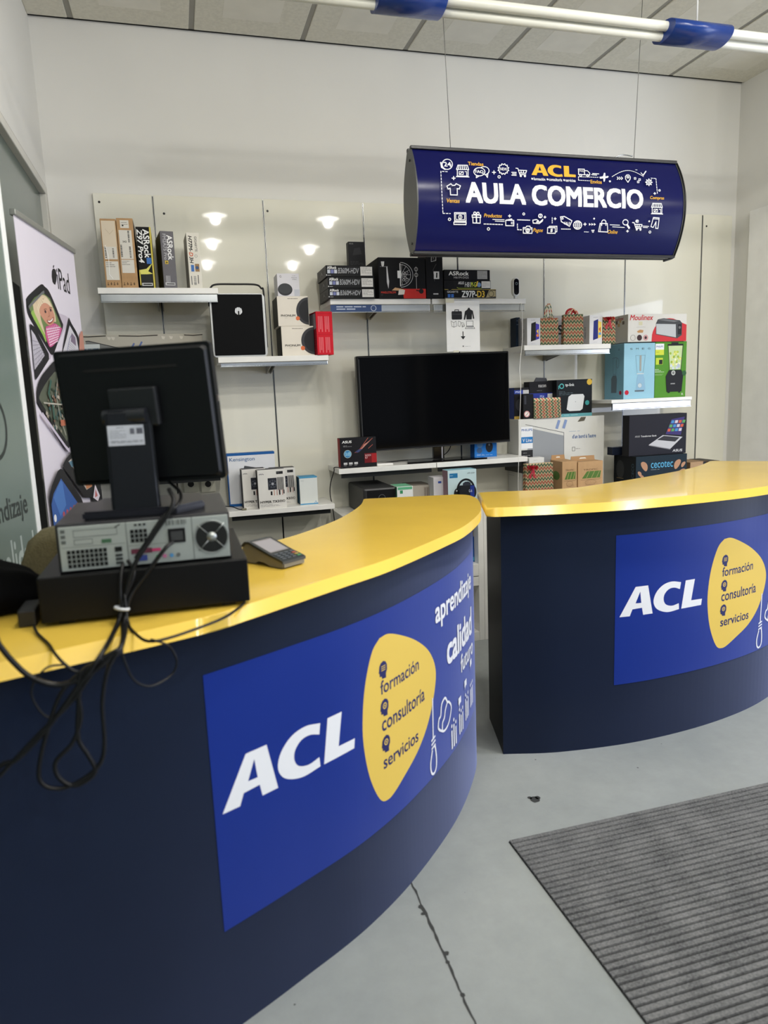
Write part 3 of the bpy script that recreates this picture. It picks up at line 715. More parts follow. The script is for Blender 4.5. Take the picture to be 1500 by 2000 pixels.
# ================================================================== SHELF 3
def b360(pl, pr, pt, z0, label):
    c = px_carton('motherboard_box', label, 'box', pl, pr, pt, 3.985, z0, 0.25, (26, 27, 29), side=(72, 72, 74), top=(40, 40, 42), group='black B360M-HDV motherboard boxes in a stack', rough=0.35)
    g = c.front(); g.text('ASRock', 0.03, 0.68, 0.22, 0.92, WHITE, 0.03)
    for k, cc in enumerate(((190, 196, 206), (120, 126, 176), (200, 204, 214))): g.rect(0.03+0.07*k, 0.30, 0.09+0.07*k, 0.62, cc)
    g.text('B360M-HDV', 0.25, 0.30, 0.69, 0.78, (176, 178, 182), 0.01, 0.15); g.rect(0.72, 0.12, 0.97, 0.90, (216, 214, 210)); g.scribble(0.74, 0.30, 0.95, 0.86, (70, 70, 70), 5, 0.0015, 3); g.rect(0.0, 0.1, 0.02, 0.2, (200, 200, 200)); g.rect(0.03, 0.12, 0.10, 0.15, (200, 200, 200)); g.done('printed_artwork', c.o)
    g = c.left(); g.rect(0.25, 0.3, 0.8, 0.75, (56, 56, 58)); g.text('A', 0.35, 0.35, 0.65, 0.7, (110, 110, 112), 0.02); g.done('side_print', c.o)
    return c
bA = b360(642, 733, 563, Z3, 'black motherboard box marked B360M-HDV, bottom of the stack of three')
bB = b360(641, 731.5, 541, Z3+bA.h+0.0005, 'black motherboard box marked B360M-HDV, middle of the stack of three')
bC = b360(637, 730, 518.5, Z3+bA.h+bB.h+0.001, 'black motherboard box marked B360M-HDV, top of the stack of three')
ztop = Z3+bA.h+bB.h+bC.h+0.0015
c = px_carton('component_box', 'small dark grey upright box standing on the motherboard box stack', 'box', 682, 714, 472, 4.10, ztop, 0.05, (40, 40, 42), side=(24, 24, 26), rough=0.35)
g = c.front(); g.text('ASUS', 0.05, 0.90, 0.3, 0.95, (140, 140, 140), 0.01); g.poly([(0.25, 0.5), (0.8, 0.55), (0.7, 0.8), (0.35, 0.75)], (54, 54, 57)); g.scribble(0.1, 0.14, 0.9, 0.3, (90, 90, 92), 3, 0.0015, 3); g.scribble(0.1, 0.03, 0.9, 0.08, (180, 180, 180), 1, 0.002, 4); g.done('printed_artwork', c.o)
c = px_carton('cooler_box', 'black carton marked MAELSTROM with white line drawing and red corner', 'box', 741, 832, 503, 4.0, Z3, 0.27, (22, 22, 24), side=(30, 30, 32), top=(44, 44, 46))
g = c.front(); g.poly([(0.06, 0.90), (0.13, 0.90), (0.12, 0.80), (0.095, 0.77), (0.07, 0.80)], (200, 200, 200)); g.line([(0.04, 0.775), (0.20, 0.775)], 0.001, (200, 200, 200))
g.poly([(0.17, 0.78), (0.19, 0.78), (0.21, 0.5), (0.22, 0.42), (0.20, 0.24), (0.17, 0.40)], (190, 190, 192)); lc = (200, 200, 200)
g.rect(0.45, 0.30, 0.47, 0.86, lc); g.rect(0.40, 0.50, 0.48, 0.68, (226, 226, 226)); g.ring(0.47, 0.58, 0.26, 0.0025, lc, 24, 0.30, -PI/2, PI/2); g.ring(0.47, 0.58, 0.21, 0.002, lc, 24, 0.25, -PI/2, PI/2)
for k in range(7): g.line([(0.47, 0.58), (0.47+0.21*math.cos(-1.4+k*0.47), 0.58+0.26*math.sin(-1.4+k*0.47))], 0.0015, lc)
for k in range(6): g.ring(0.53+0.035*(k % 3), 0.46+0.12*(k//3)+0.05*(k % 2), 0.025, 0.0015, lc, 12)
g.ring(0.80, 0.72, 0.035, 0.002, lc, 14); g.ring(0.80, 0.58, 0.035, 0.002, lc, 14); g.line([(0.80, 0.78), (0.80, 0.2)], 0.002, lc)
g.poly([(0.52, 0.0), (1.0, 0.0), (1.0, 0.24), (0.5, 0.24)], (196, 50, 44)); g.text('MAELSTROM', 0.04, 0.125, 0.35, 0.175, (190, 60, 50), 0.02); g.scribble(0.04, 0.07, 0.35, 0.11, (120, 120, 120), 1, 0.001, 4)
g.poly([(0.27, 0.20), (0.34, 0.27), (0.52, 0.23), (0.52, 0.19)], (200, 160, 120)); g.poly([(0.40, 0.09), (0.53, 0.10), (0.55, 0.21), (0.42, 0.22)], (214, 208, 200)); g.disc(0.90, 0.18, 0.05, (30, 30, 30)); g.line([(0.80, 0.20), (0.92, 0.17)], 0.006, (30, 30, 30)); g.done('printed_artwork', c.o)
c = px_carton('tall_box', 'tall narrow black box between the cooler carton and flat boxes', 'box', 833.5, 866, 470, 4.0, Z3, 0.14, (24, 24, 26), side=(16, 16, 18), rough=0.35)
g = c.front(); g.ring(0.45, 0.70, 0.01, 0.001, WHITE); g.line([(0.32, 0.64), (0.60, 0.66), (0.62, 0.76), (0.34, 0.74)], 0.002, (220, 220, 220), True); g.scribble(0.36, 0.66, 0.60, 0.73, (150, 150, 150), 2, 0.001, 3); g.rect(0.45, 0.34, 0.78, 0.47, (214, 214, 214)); g.poly([(0.58, 0.36), (0.66, 0.36), (0.68, 0.45), (0.60, 0.45)], BLACK); g.line([(0.5, 0.3), (0.42, 0.5), (0.62, 0.6)], 0.001, (130, 130, 130)); g.rect(0.4, 0.07, 0.7, 0.09, (200, 200, 200)); g.rect(0.3, 0.90, 0.7, 0.94, (110, 110, 110)); g.done('printed_artwork', c.o)
c1 = px_carton('motherboard_box', 'black and gold flat motherboard box marked Z97P-D3, lowest of three', 'box', 868.5, 969, 565, 4.0, Z3, 0.25, (22, 22, 22), top=(170, 150, 80), side=(40, 36, 24))
g = c1.front(); g.text('GIGABYTE', 0.05, 0.62, 0.26, 0.82, (210, 210, 210), 0.02); g.rect(0.06, 0.12, 0.11, 0.48, (60, 110, 190)); g.rect(0.125, 0.12, 0.175, 0.48, (60, 110, 190)); g.text('Z97P-', 0.33, 0.14, 0.62, 0.82, WHITE, 0.03); g.text('D3', 0.63, 0.14, 0.77, 0.82, (222, 186, 66), 0.03); g.poly([(0.80, 0.1), (0.99, 0.2), (0.99, 0.85), (0.86, 0.9)], (170, 158, 120)); g.ring(0.90, 0.5, 0.05, 0.003, (60, 56, 40)); g.rect(0, 0.95, 1, 1, (190, 168, 88)); g.rect(0.0, 0.03, 1.0, 0.07, (150, 150, 150)); g.done('printed_artwork', c1.o)
c2 = px_carton('motherboard_box', 'black flat motherboard box marked H81M-G, middle of three', 'box', 867.5, 958.5, 547.5, 4.0, Z3+c1.h+0.0005, 0.24, (26, 26, 28), side=(18, 18, 20), top=(34, 34, 36))
g = c2.front(); g.text('ASUS', 0.30, 0.55, 0.42, 0.85, WHITE, 0.02, 0.1); g.text('H81', 0.44, 0.25, 0.57, 0.80, (206, 206, 206), 0.02, 0.15); g.text('M-G', 0.57, 0.25, 0.68, 0.80, (206, 222, 70), 0.02, 0.15); g.disc(0.745, 0.5, 0.045, (120, 150, 190)); g.rect(0.80, 0.12, 0.99, 0.90, (216, 214, 210)); g.scribble(0.82, 0.25, 0.97, 0.8, (60, 60, 60), 4, 0.001, 3); g.disc(0.12, 0.45, 0.09, (12, 12, 14)); g.line([(0.27, 0.2), (0.3, 0.1), (0.8, 0.1)], 0.002, (190, 206, 70)); g.poly([(0.67, 0.3), (0.70, 0.3), (0.73, 0.9), (0.70, 0.9)], (222, 186, 66)); g.done('printed_artwork', c2.o)
c3 = px_carton('motherboard_box', 'black flat motherboard box marked H61M-DGS, top of three', 'box', 867.5, 957, 527, 4.0, Z3+c1.h+c2.h+0.001, 0.24, (24, 24, 26), side=(18, 18, 20), top=(34, 34, 36))
g = c3.front(); g.text('ASRock', 0.10, 0.46, 0.53, 0.84, WHITE, 0.03); g.text('H61M-DGS', 0.21, 0.16, 0.53, 0.36, (190, 190, 190), 0.015); g.rect(0.72, 0.12, 0.94, 0.92, (170, 170, 168)); g.scribble(0.74, 0.2, 0.92, 0.85, (60, 60, 60), 5, 0.001, 3); g.done('printed_artwork', c3.o)
# small camera
t = empty('security_camera', (Xat(1007, 4.08, Z3), 4.08, Z3), 'small white oval camera with black face on the shelf end', 'camera'); camroot = t
bm = bmesh.new(); add_cyl(bm, (0, 0, 0), (0, 0, 1), 0.026, 0.024, 0.008, 28); add_cyl(bm, (0, 0.008, 0.008), (0, 0, 1), 0.008, 0.007, 0.03, 14); finish('stand', bm, M_white, t)
def capsule(r, z0, z1, n=12): return [(r*math.cos(PI*i/n), z1-r+r*math.sin(PI*i/n)) for i in range(n+1)] + [(-r*math.cos(PI*i/n), z0+r-r*math.sin(PI*i/n)) for i in range(n+1)]
bm = bmesh.new(); prism(bm, capsule(0.022, 0.022, 0.132), -0.012, 0.016, 0, 'Y'); bmesh.ops.bevel(bm, geom=[e for e in bm.edges if abs(e.verts[0].co.y-e.verts[1].co.y) < 1e-6], offset=0.004, segments=3, affect='EDGES'); finish('casing', bm, M_white, t, smooth=False)
bm = bmesh.new(); prism(bm, capsule(0.0165, 0.030, 0.124), -0.0135, -0.0122, 0, 'Y'); finish('black_face', bm, M_blackgloss, t)
bm = bmesh.new(); add_ring(bm, (0, -0.014, 0.095), (0, 1, 0), 0.007, 0.0015, 20, 6, 0); add_cyl(bm, (0, -0.0135, 0.095), (0, -1, 0), 0.005, 0.004, 0.002, 16, 1); finish('lens', bm, [mat((150, 160, 160), 0.3, 0.5), mat((30, 34, 40), 0.1)], t)
# poster
z0 = Zat(687, 1.55, 3.99); z1 = Zat(587.5, 1.55, 3.99); x0 = Xat(872.5, 3.99, z0); x1 = Xat(937, 3.99, z0)
c = Carton('paper_notice', 'white sheet with bag, jacket and laptop pictograms taped under the high shelf', 'poster', x0, 3.985, z0, x1-x0, 0.0006, z1-z0, (238, 238, 236), bevel=0)
g = c.front(); K = (30, 30, 32)
g.poly([(p[0], p[1]) for p in rrect(0.16, 0.47, 0.63, 0.795, 0.03)], K); g.line([(0.26, 0.795), (0.26, 0.82), (0.37, 0.82), (0.37, 0.795)], 0.004, K); g.line([(0.17, 0.735), (0.46, 0.735)], 0.0012, (120, 120, 120))
g.poly([(0.60, 0.63), (0.76, 0.63), (0.775, 0.75), (0.80, 0.64), (0.84, 0.645), (0.80, 0.80), (0.72, 0.83), (0.70, 0.86), (0.66, 0.86), (0.64, 0.83), (0.56, 0.79), (0.52, 0.63), (0.56, 0.625), (0.60, 0.73)], K)
g.line([(0.14, 0.60), (0.22, 0.57), (0.29, 0.60), (0.30, 0.50), (0.22, 0.48), (0.16, 0.50)], 0.0018, K, True); g.line([(0.22, 0.57), (0.22, 0.48)], 0.0018, K)
g.line([(0.36, 0.60), (0.43, 0.58), (0.40, 0.49), (0.34, 0.51)], 0.0018, K, True); g.line([(0.45, 0.57), (0.52, 0.56), (0.54, 0.50), (0.47, 0.48)], 0.0018, K, True); g.ring(0.50, 0.51, 0.025, 0.0015, K)
g.line([(0.60, 0.60), (0.80, 0.60), (0.80, 0.50), (0.60, 0.50)], 0.0022, K, True); g.line([(0.56, 0.45), (0.85, 0.45), (0.81, 0.49), (0.60, 0.49)], 0.0022, K, True); g.line([(0.62, 0.47), (0.79, 0.47)], 0.0018, K)
g.line([(0.49, 0.39), (0.49, 0.28)], 0.005, K); g.poly([(0.42, 0.30), (0.56, 0.30), (0.49, 0.235)], K); g.scribble(0.55, 0.09, 0.92, 0.11, (110, 110, 110), 1, 0.001, 2); g.rect(0.47, 0.09, 0.51, 0.115, (120, 120, 120)); g.done('pictograms', c.o)
bm = bmesh.new(); add_box(bm, -0.002, 0.05, -0.002, -0.0008, z1-z0-0.012, z1-z0+0.012, 0); add_box(bm, 0.04, 0.075, -0.002, -0.0008, -0.004, 0.006, 0); finish('sticky_tape', bm, mat((226, 222, 200), 0.25), c.o)
# ================================================================== SHELF 4: gifts and phones
def ribbon_bow(parent, x, y, z, s, m, name='ribbon_bow'):
    bm = bmesh.new()
    for a, L in ((0.5, 1.0), (2.6, 1.0), (1.2, .7), (2.0, .7)):
        c = Vector((x, y, z)); d = Vector((math.cos(a), 0, math.sin(a))) * s*L; n = Vector((-d.z, 0, d.x)) * 0.35
        pts = [c, c+d*0.6+n+Vector((0, -s*.2, 0)), c+d, c+d*0.6-n+Vector((0, s*.15, 0))]
        P = crom([pts[0], pts[1], pts[2], pts[3], pts[0]], 4)
        w_ = s*0.16; up = Vector((0, -w_*2, 0)); prev = None
        for p in P:
            v = (bm.verts.new(p+up), bm.verts.new(p-up))
            if prev: bm.faces.new((prev[0], prev[1], v[1], v[0]))
            prev = v
    for dx in (-0.5, 0.35):
        prev = None
        for k in range(7):
            t_ = k/6; p = Vector((x+dx*s*t_*1.2+0.12*s*math.sin(t_*7), y-0.004-0.12*s*t_, z-s*1.5*t_)); wd = s*0.16
            v = (bm.verts.new(p+Vector((-wd, 0, 0))), bm.verts.new(p+Vector((wd, 0, 0))))
            if prev: bm.faces.new((prev[0], prev[1], v[1], v[0]))
            prev = v
    bmesh.ops.solidify(bm, geom=bm.faces[:], thickness=0.0012)
    add_box(bm, x-s*.14, x+s*.14, y-s*.3, y+s*.02, z-s*.14, z+s*.14, 0, s*.05)
    return finish(name, bm, m, parent)
M_pink = mat((226, 62, 84), 0.4, 0, 0.05)
def gift_bag(pl, pr, pt, Y, z0, d, label, hpx=None, handle=M_chev, rotz=0.0, paper=None):
    X0 = Xat(pl, Y, z0); X1 = Xat(pr, Y, z0); w_ = X1-X0; h = Zat(pt, (X0+X1)/2, Y)-z0
    t = empty('gift_bag', (X0, Y, z0), label, 'gift bag', 'zigzag patterned gift bags and parcels', rotz)
    bm = bmesh.new()
    def ringv(z, ins, dd): return [bm.verts.new(p) for p in ((ins, dd, z), (w_-ins, dd, z), (w_-ins, d-dd, z), (ins, d-dd, z), (0.004+ins, d*.5, z))]
    A = ringv(0, 0, 0); B = ringv(h*0.5, 0.001, 0.002); C = ringv(h, 0.002, 0.006)
    for P, Q in ((A, B), (B, C)):
        for i in range(5):
            if i == 3: bm.faces.new((P[3], P[4], Q[4], Q[3]))
            elif i == 4: bm.faces.new((P[4], P[0], Q[0], Q[4]))
            else: bm.faces.new((P[i], P[i+1], Q[i+1], Q[i]))
    bm.faces.new(A[::-1])
    bmesh.ops.solidify(bm, geom=bm.faces[:], thickness=0.0012)
    finish('bag_body', bm, paper or M_chev, t)
    if hpx:
        hz = Zat(hpx, (X0+X1)/2, Y)-z0
        for dd in (0.006, d-0.006):
            tube('bag_handle', [(w_*.32, dd, h-0.02), (w_*.34, dd, h+0.01), (w_*.42, dd+.004, hz-0.006 if dd < .02 else hz-.012), (w_*.5, dd+.004, hz if dd < .02 else hz-.006), (w_*.58, dd+.004, hz-0.008 if dd < .02 else hz-.014), (w_*.66, dd, h+0.01), (w_*.68, dd, h-0.02)], 0.0035, handle, t)
    return t, w_, h
YS = 4.03
c = px_carton('phone_box', 'narrow dark blue box, leftmost behind the gift bag shelf end', 'box', 1008, 1016, 620, 4.20, Z4, 0.08, (36, 50, 70), side=(30, 42, 60))
g = c.front(); g.scribble(0.2, 0.7, 0.8, 0.95, (130, 146, 166), 2, 0.003, 2); g.done('printed_artwork', c.o)
c = px_carton('phone_box', 'narrow pale grey box with dark print, second on the gift bag shelf', 'box', 1017, 1025, 622, 4.17, Z4, 0.10, (176, 176, 180), side=(150, 150, 154))
g = c.front(); g.text('a20', 0.2, 0.04, 0.85, 0.33, (30, 30, 34), 0.03, 0, 90); g.done('printed_artwork', c.o)
def phone(pl, pr, pt, label, cols):
    c = px_carton('phone_box', label, 'box', pl, pr, pt, YS+.01, Z4, 0.09, (220, 220, 222), side=(206, 206, 208), rotz=math.radians(-6 if pl < 1100 else -3))
    g = c.front(); g.poly([(0.28, 0.14), (0.66, 0.20), (0.66, 0.86), (0.32, 0.80)], cols[0]); g.poly([(0.66, 0.20), (0.92, 0.24), (0.92, 0.76), (0.66, 0.80)], cols[1]); g.disc(0.80, 0.36, 0.10, cols[2]); g.poly([(0.70, 0.52), (0.86, 0.40), (0.86, 0.60)], cols[3]); g.scribble(0.3, 0.9, 0.8, 0.94, (120, 120, 124), 1, 0.0015, 3); g.scribble(0.3, 0.05, 0.8, 0.09, (140, 140, 144), 1, 0.001, 3)
    g.done('printed_artwork', c.o)
    g = c.left(); g.text('Galaxy A03', 0.3, 0.2, 0.55, 0.62, (110, 110, 116), 0.01, 0, 90); g.done('side_print', c.o); return c
phone(1029.5, 1054, 621, 'white phone box picturing a black phone, left of the gift bags', ((24, 24, 26), (70, 60, 170), (230, 130, 70), (236, 200, 90)))
gift_bag(1055.5, 1088, 621.5, YS, Z4, 0.05, 'zigzag gift bag with a tall thin handle, left of the black letter S', 594, rotz=-0.2)
c = px_carton('phone_box', 'large white box with black letter S between the gift bags', 'box', 1081, 1145, 616, 4.15, Z4, 0.14, (208, 206, 202))
g = c.front(); g.text('S', 0.12, 0.38, 0.28, 0.68, (26, 26, 28), 0.03); g.done('printed_artwork', c.o)
t, bw, bh = gift_bag(1101, 1136, 614, YS, Z4, 0.05, 'zigzag gift bag with red ribbon inside its handle, beside the letter S', 604, rotz=-0.2)
bm = bmesh.new(); add_ring(bm, (bw*.42, 0.025, bh+0.005), (0.2, 1, 0.3), 0.028, 0.007, 20, 6); add_ring(bm, (bw*.62, 0.03, bh), (-0.3, 1, 0.1), 0.022, 0.006, 20, 6); finish('red_ribbon', bm, mat((206, 46, 52), 0.35), t, smooth=True)
phone(1151, 1175.5, 615.5, 'white phone box picturing a dark blue phone, right of the gift bags', ((34, 44, 120), (236, 206, 90), (90, 150, 210), (200, 90, 60)))
t, bw, bh = gift_bag(1177, 1199.5, 619, YS, Z4, 0.06, 'narrow zigzag gift parcel with a coral bow, rightmost on its shelf', rotz=-0.2)
ribbon_bow(t, bw*.45, -0.006, bh*0.86, 0.035, M_pink)
# blue-ish glassy rail things are part of the shelf

# ================================================================== SHELF 5: blender boxes
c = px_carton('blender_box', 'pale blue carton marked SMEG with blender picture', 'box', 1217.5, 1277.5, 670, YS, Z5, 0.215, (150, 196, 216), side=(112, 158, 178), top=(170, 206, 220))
g = c.front(); bl = (132, 172, 196)
for i, ch in enumerate('SMEG'): g.text(ch, 0.19+0.19*i, 0.885, 0.265+0.19*i, 0.915, (84, 104, 116), 0.02)
g.poly([(0.40, 0.16), (0.42, 0.36), (0.46, 0.44), (0.62, 0.44), (0.67, 0.36), (0.70, 0.16), (0.62, 0.12), (0.46, 0.12)], (140, 180, 206)); g.rect(0.36, 0.13, 0.66, 0.155, (90, 100, 106)); g.disc(0.52, 0.24, 0.065, (190, 206, 214)); g.ring(0.52, 0.24, 0.065, 0.0015, (120, 140, 152))
g.line([(0.37, 0.78), (0.43, 0.46), (0.62, 0.46), (0.68, 0.78)], 0.002, (120, 150, 166), True); g.rect(0.50, 0.50, 0.56, 0.78, (156, 158, 152)); g.rect(0.42, 0.445, 0.64, 0.46, (206, 212, 214)); g.disc(0.10, 0.12, 0.065, (190, 24, 50)); g.done('printed_artwork', c.o)
g = c.left()
g.poly([(0.36, 0.12), (0.36, 0.38), (0.44, 0.44), (0.62, 0.44), (0.66, 0.36), (0.64, 0.12)], (86, 104, 116)); g.line([(0.44, 0.76), (0.46, 0.46), (0.60, 0.46), (0.64, 0.76)], 0.003, (96, 120, 132), True); g.ring(0.68, 0.66, 0.07, 0.003, (96, 120, 132), 14, 0.09); g.disc(0.84, 0.12, 0.06, (150, 24, 46)); g.text('D', 0.72, 0.885, 0.78, 0.915, (70, 90, 100), 0.02); g.done('side_print', c.o)
c5 = c
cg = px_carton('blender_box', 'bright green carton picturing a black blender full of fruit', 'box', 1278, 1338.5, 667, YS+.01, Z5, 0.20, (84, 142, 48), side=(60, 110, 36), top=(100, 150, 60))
g = cg.front()
g.rect(0.0, 0.86, 0.27, 0.965, (232, 234, 236)); g.text('PHILIPS', 0.03, 0.90, 0.24, 0.93, (30, 80, 160), 0.02); g.rect(0.0, 0.765, 0.27, 0.86, (206, 214, 66)); g.scribble(0.03, 0.80, 0.24, 0.83, (90, 120, 30), 1, 0.002, 2)
g.rect(0.02, 0.595, 0.24, 0.715, (190, 206, 60)); g.rect(0.12, 0.60, 0.23, 0.68, (30, 34, 26)); g.scribble(0.0, 0.45, 0.28, 0.52, (210, 226, 200), 3, 0.003, 7); g.scribble(0.0, 0.40, 0.25, 0.43, (180, 206, 160), 2, 0.0015, 8)
g.poly([(0.40, 0.93), (0.86, 0.93), (0.82, 0.50), (0.46, 0.50)], (196, 214, 160)); rd = random.Random(3)
for k in range(26): g.disc(0.47+rd.random()*0.33, 0.58+rd.random()*0.25, 0.035, ((226, 222, 130), (190, 206, 80), (236, 236, 200), (150, 176, 60))[k % 4], None, 9)
for k in range(9): g.disc(0.48+rd.random()*0.3, 0.52+rd.random()*0.06, 0.04, ((206, 214, 226), (180, 190, 210))[k % 2], None, 7)
g.rect(0.38, 0.925, 0.88, 0.955, (24, 24, 24)); g.rect(0.50, 0.955, 0.72, 0.985, (24, 24, 24)); g.line([(0.40, 0.92), (0.46, 0.50)], 0.002, (60, 60, 60)); g.line([(0.87, 0.92), (0.82, 0.50)], 0.004, (40, 40, 40))
g.poly([(0.44, 0.49), (0.84, 0.49), (0.90, 0.38), (0.86, 0.10), (0.38, 0.10), (0.34, 0.38)], (22, 22, 24)); g.disc(0.58, 0.44, 0.065, (196, 200, 196)); g.disc(0.58, 0.44, 0.04, (120, 120, 120)); g.rect(0.50, 0.235, 0.64, 0.255, (150, 150, 150)); g.rect(0.42, 0.08, 0.48, 0.10, (22, 22, 24)); g.rect(0.76, 0.08, 0.82, 0.10, (22, 22, 24)); g.disc(0.93, 0.43, 0.07, (44, 90, 50)); g.text('R', 0.86, 0.03, 0.92, 0.07, (220, 230, 210), 0); g.done('printed_artwork', cg.o)
zm = Z5+max(c5.h, cg.h)+0.001
c = px_carton('toaster_box', 'long white carton marked Moulinex with toaster on red circle', 'box', 1226, 1340, 613, YS, zm, 0.19, (214, 212, 206), side=(186, 184, 178), top=(200, 198, 190))
g = c.front()
ov = [(0.40, 0.0)] + [(0.70-0.30*math.cos(a), 0.10+0.74*math.sin(a)) for a in [PI*i/16 for i in range(1, 12)]] + [(1.0, 0.6), (1.0, 0.0)]
g.poly(ov, (200, 48, 54)); g.text('Moulinex', 0.03, 0.78, 0.42, 0.97, (196, 44, 50), 0.02, 0.25)
g.poly([(0.47, 0.66), (0.50, 0.80), (0.60, 0.84), (0.88, 0.76), (0.92, 0.66), (0.92, 0.22), (0.84, 0.10), (0.47, 0.26)], (66, 68, 70)); g.poly([(0.475, 0.64), (0.81, 0.62), (0.82, 0.14), (0.48, 0.28)], (186, 190, 192)); g.poly([(0.51, 0.78), (0.60, 0.81), (0.86, 0.74), (0.78, 0.70)], (110, 112, 114)); g.rect(0.85, 0.25, 0.91, 0.62, (30, 30, 32)); g.disc(0.88, 0.5, 0.02, (110, 110, 110))
g.rect(0.18, 0.60, 0.24, 0.73, (206, 202, 170)); g.line([(0.14, 0.53), (0.29, 0.53)], 0.001, (120, 120, 120)); g.poly([(0.15, 0.38), (0.20, 0.44), (0.26, 0.42), (0.25, 0.33), (0.17, 0.33)], (186, 140, 90))
g.ring(0.085, 0.15, 0.040, 0.0015, (60, 60, 60)); g.disc(0.195, 0.15, 0.042, (60, 40, 40)); g.disc(0.30, 0.15, 0.042, (196, 150, 150)); g.disc(0.30, 0.15, 0.02, (60, 40, 40)); g.done('printed_artwork', c.o)
g = c.left(); g.text('Moulinex', 0.15, 0.82, 0.75, 0.95, (150, 44, 46), 0.02, 0.2)
for k, (x, y) in enumerate(((.3, .7), (.5, .74), (.68, .66), (.42, .6))): g.rect(x, y, x+0.12, y+0.12, ((90, 80, 70), (180, 150, 110))[k % 2])
g.done('side_print', c.o)

# ================================================================== TELEVISION SHELF
def T3(o, M3, loc):
    m = M3.to_4x4(); m.translation = loc; o.matrix_world = m
YT = 4.10
tvx0 = Xat(704, YT, 1.14); tvx1 = Xat(995, YT, 1.16)
tvz0 = Zat(873, (tvx0+tvx1)/2, YT); tvz1 = Zat(690.5, (tvx0+tvx1)/2, YT)
W_ = tvx1-tvx0; H_ = tvz1-tvz0
t = empty('television', ((tvx0+tvx1)/2, YT, Z6), 'large black flat television standing on the low white shelf', 'television'); tvroot = t
rt = math.radians(-0.6)
def tvr(o): o.rotation_euler = (0, rt, 0); o.location = (0.002, 0, (tvz0+tvz1)/2-Z6); return o
tvr(box('tv_housing', -W_/2, W_/2, -0.004, 0.045, -H_/2, H_/2, mat((8, 8, 9), 0.3, spec=0.3), t, 0.006))
tvr(box('screen', -W_/2+0.012, W_/2-0.008, -0.0052, -0.004, -H_/2+0.016, H_/2-0.010, mat((3, 3, 4), 0.09, 0, 0.0, spec=0.12), t))
g = Art(W_, H_, lambda u, v, h: Vector((u-W_/2, -0.0052-h, v-H_/2)))
g.line([(0.015, 0.02), (0.015, 0.965)], 0.002, (90, 92, 94)); g.line([(0.0, 0.008), (1.0, 0.008)], 0.0025, (70, 72, 74)); tvr(g.done('bezel_trim', t, 'thin silver trim line'))
nz = tvz0-Z6
box('stand_neck', -0.02, 0.05, 0.005, 0.035, 0.012, nz+0.03, M_blackgloss, t, 0.004)
box('neck_highlight', 0.030, 0.038, 0.003, 0.0055, 0.016, nz+0.012, mat((190, 192, 205), 0.2, 0.6), t)
bm = bmesh.new(); prism(bm, [(-0.215, -0.07), (0.30, -0.07), (0.20, 0.09), (-0.16, 0.09)], 0.0005, 0.010); finish('stand_base', bm, M_blackgloss, t)
tube('power_cable', [(0.06, 0.06, nz+0.03), (0.12, 0.08, nz-0.005), (0.05, 0.10, 0.015), (-0.2, 0.1, 0.008), (-0.36, 0.02, 0.006), (-0.42, 0.0, 0.006)], 0.003, M_cable, t)
c = px_carton('graphics_card_box', 'black graphics card box marked ASUS at the television shelf left end', 'box', 666, 737, 854.5, 4.03, Z6, 0.055, (26, 26, 30), side=(150, 30, 34), top=(30, 30, 32), rotz=math.radians(2))
g = c.front(); g.text('ASUS', 0.06, 0.83, 0.32, 0.91, WHITE, 0.03, 0.1); g.scribble(0.09, 0.70, 0.32, 0.76, (170, 170, 170), 2, 0.0015, 2); g.disc(0.20, 0.47, 0.10, (60, 130, 180)); g.ring(0.20, 0.47, 0.10, 0.002, (190, 210, 200)); g.text('0dB', 0.13, 0.41, 0.28, 0.53, (150, 200, 220), 0.02)
for a in ((0.45, 0.50, 0.90, 0.95), (0.50, 0.55, 0.78, 0.97), (0.40, 0.50, 0.60, 0.66), (0.78, 0.62, 0.90, 0.74)): g.line([(a[0], a[1]), (a[2], a[3])], 0.003, (170, 90, 76))
g.poly([(0.52, 0.52), (0.7, 0.72), (0.86, 0.9), (0.66, 0.76)], (190, 130, 116)); g.poly([(0.40, 0.52), (0.5, 0.60), (0.62, 0.62), (0.5, 0.5)], (60, 70, 110))
g.rect(0.66, 0.14, 1.0, 0.46, (110, 22, 28)); g.rect(0.86, 0.14, 1.0, 0.44, (160, 34, 38)); g.text('RADEON', 0.68, 0.36, 0.84, 0.42, (220, 180, 180), 0.02); g.text('R7', 0.68, 0.28, 0.75, 0.34, (220, 180, 180), 0.02)
for k in range(3): g.rect(0.08+0.145*k, 0.12, 0.18+0.145*k, 0.19, (196, 196, 196)); g.rect(0.08+0.145*k, 0.08, 0.16+0.145*k, 0.10, (130, 130, 130))
g.done('printed_artwork', c.o)
t = empty('adapter', (Xat(755, 4.02, Z6), 4.03, Z6), 'flat white adapter lying beside the graphics card box', 'adapter')
box('case', -0.055, 0.045, 0.0, 0.045, 0.0005, 0.014, M_white, t, 0.004)
c = px_carton('mouse_box', 'blue computer mouse box standing behind the television stand', 'box', 927, 970.5, 861, 4.155, Z6, 0.07, (36, 112, 190), side=(24, 80, 150))
g = c.front(); g.disc(0.66, 0.62, 0.16, (28, 30, 34), 0.34); g.disc(0.66, 0.75, 0.04, (120, 124, 130), 0.07); g.disc(0.24, 0.78, 0.13, (90, 130, 170)); g.disc(0.22, 0.42, 0.12, (60, 90, 130)); g.scribble(0.1, 0.1, 0.8, 0.2, (190, 214, 236), 2, 0.0015, 2); g.done('printed_artwork', c.o)

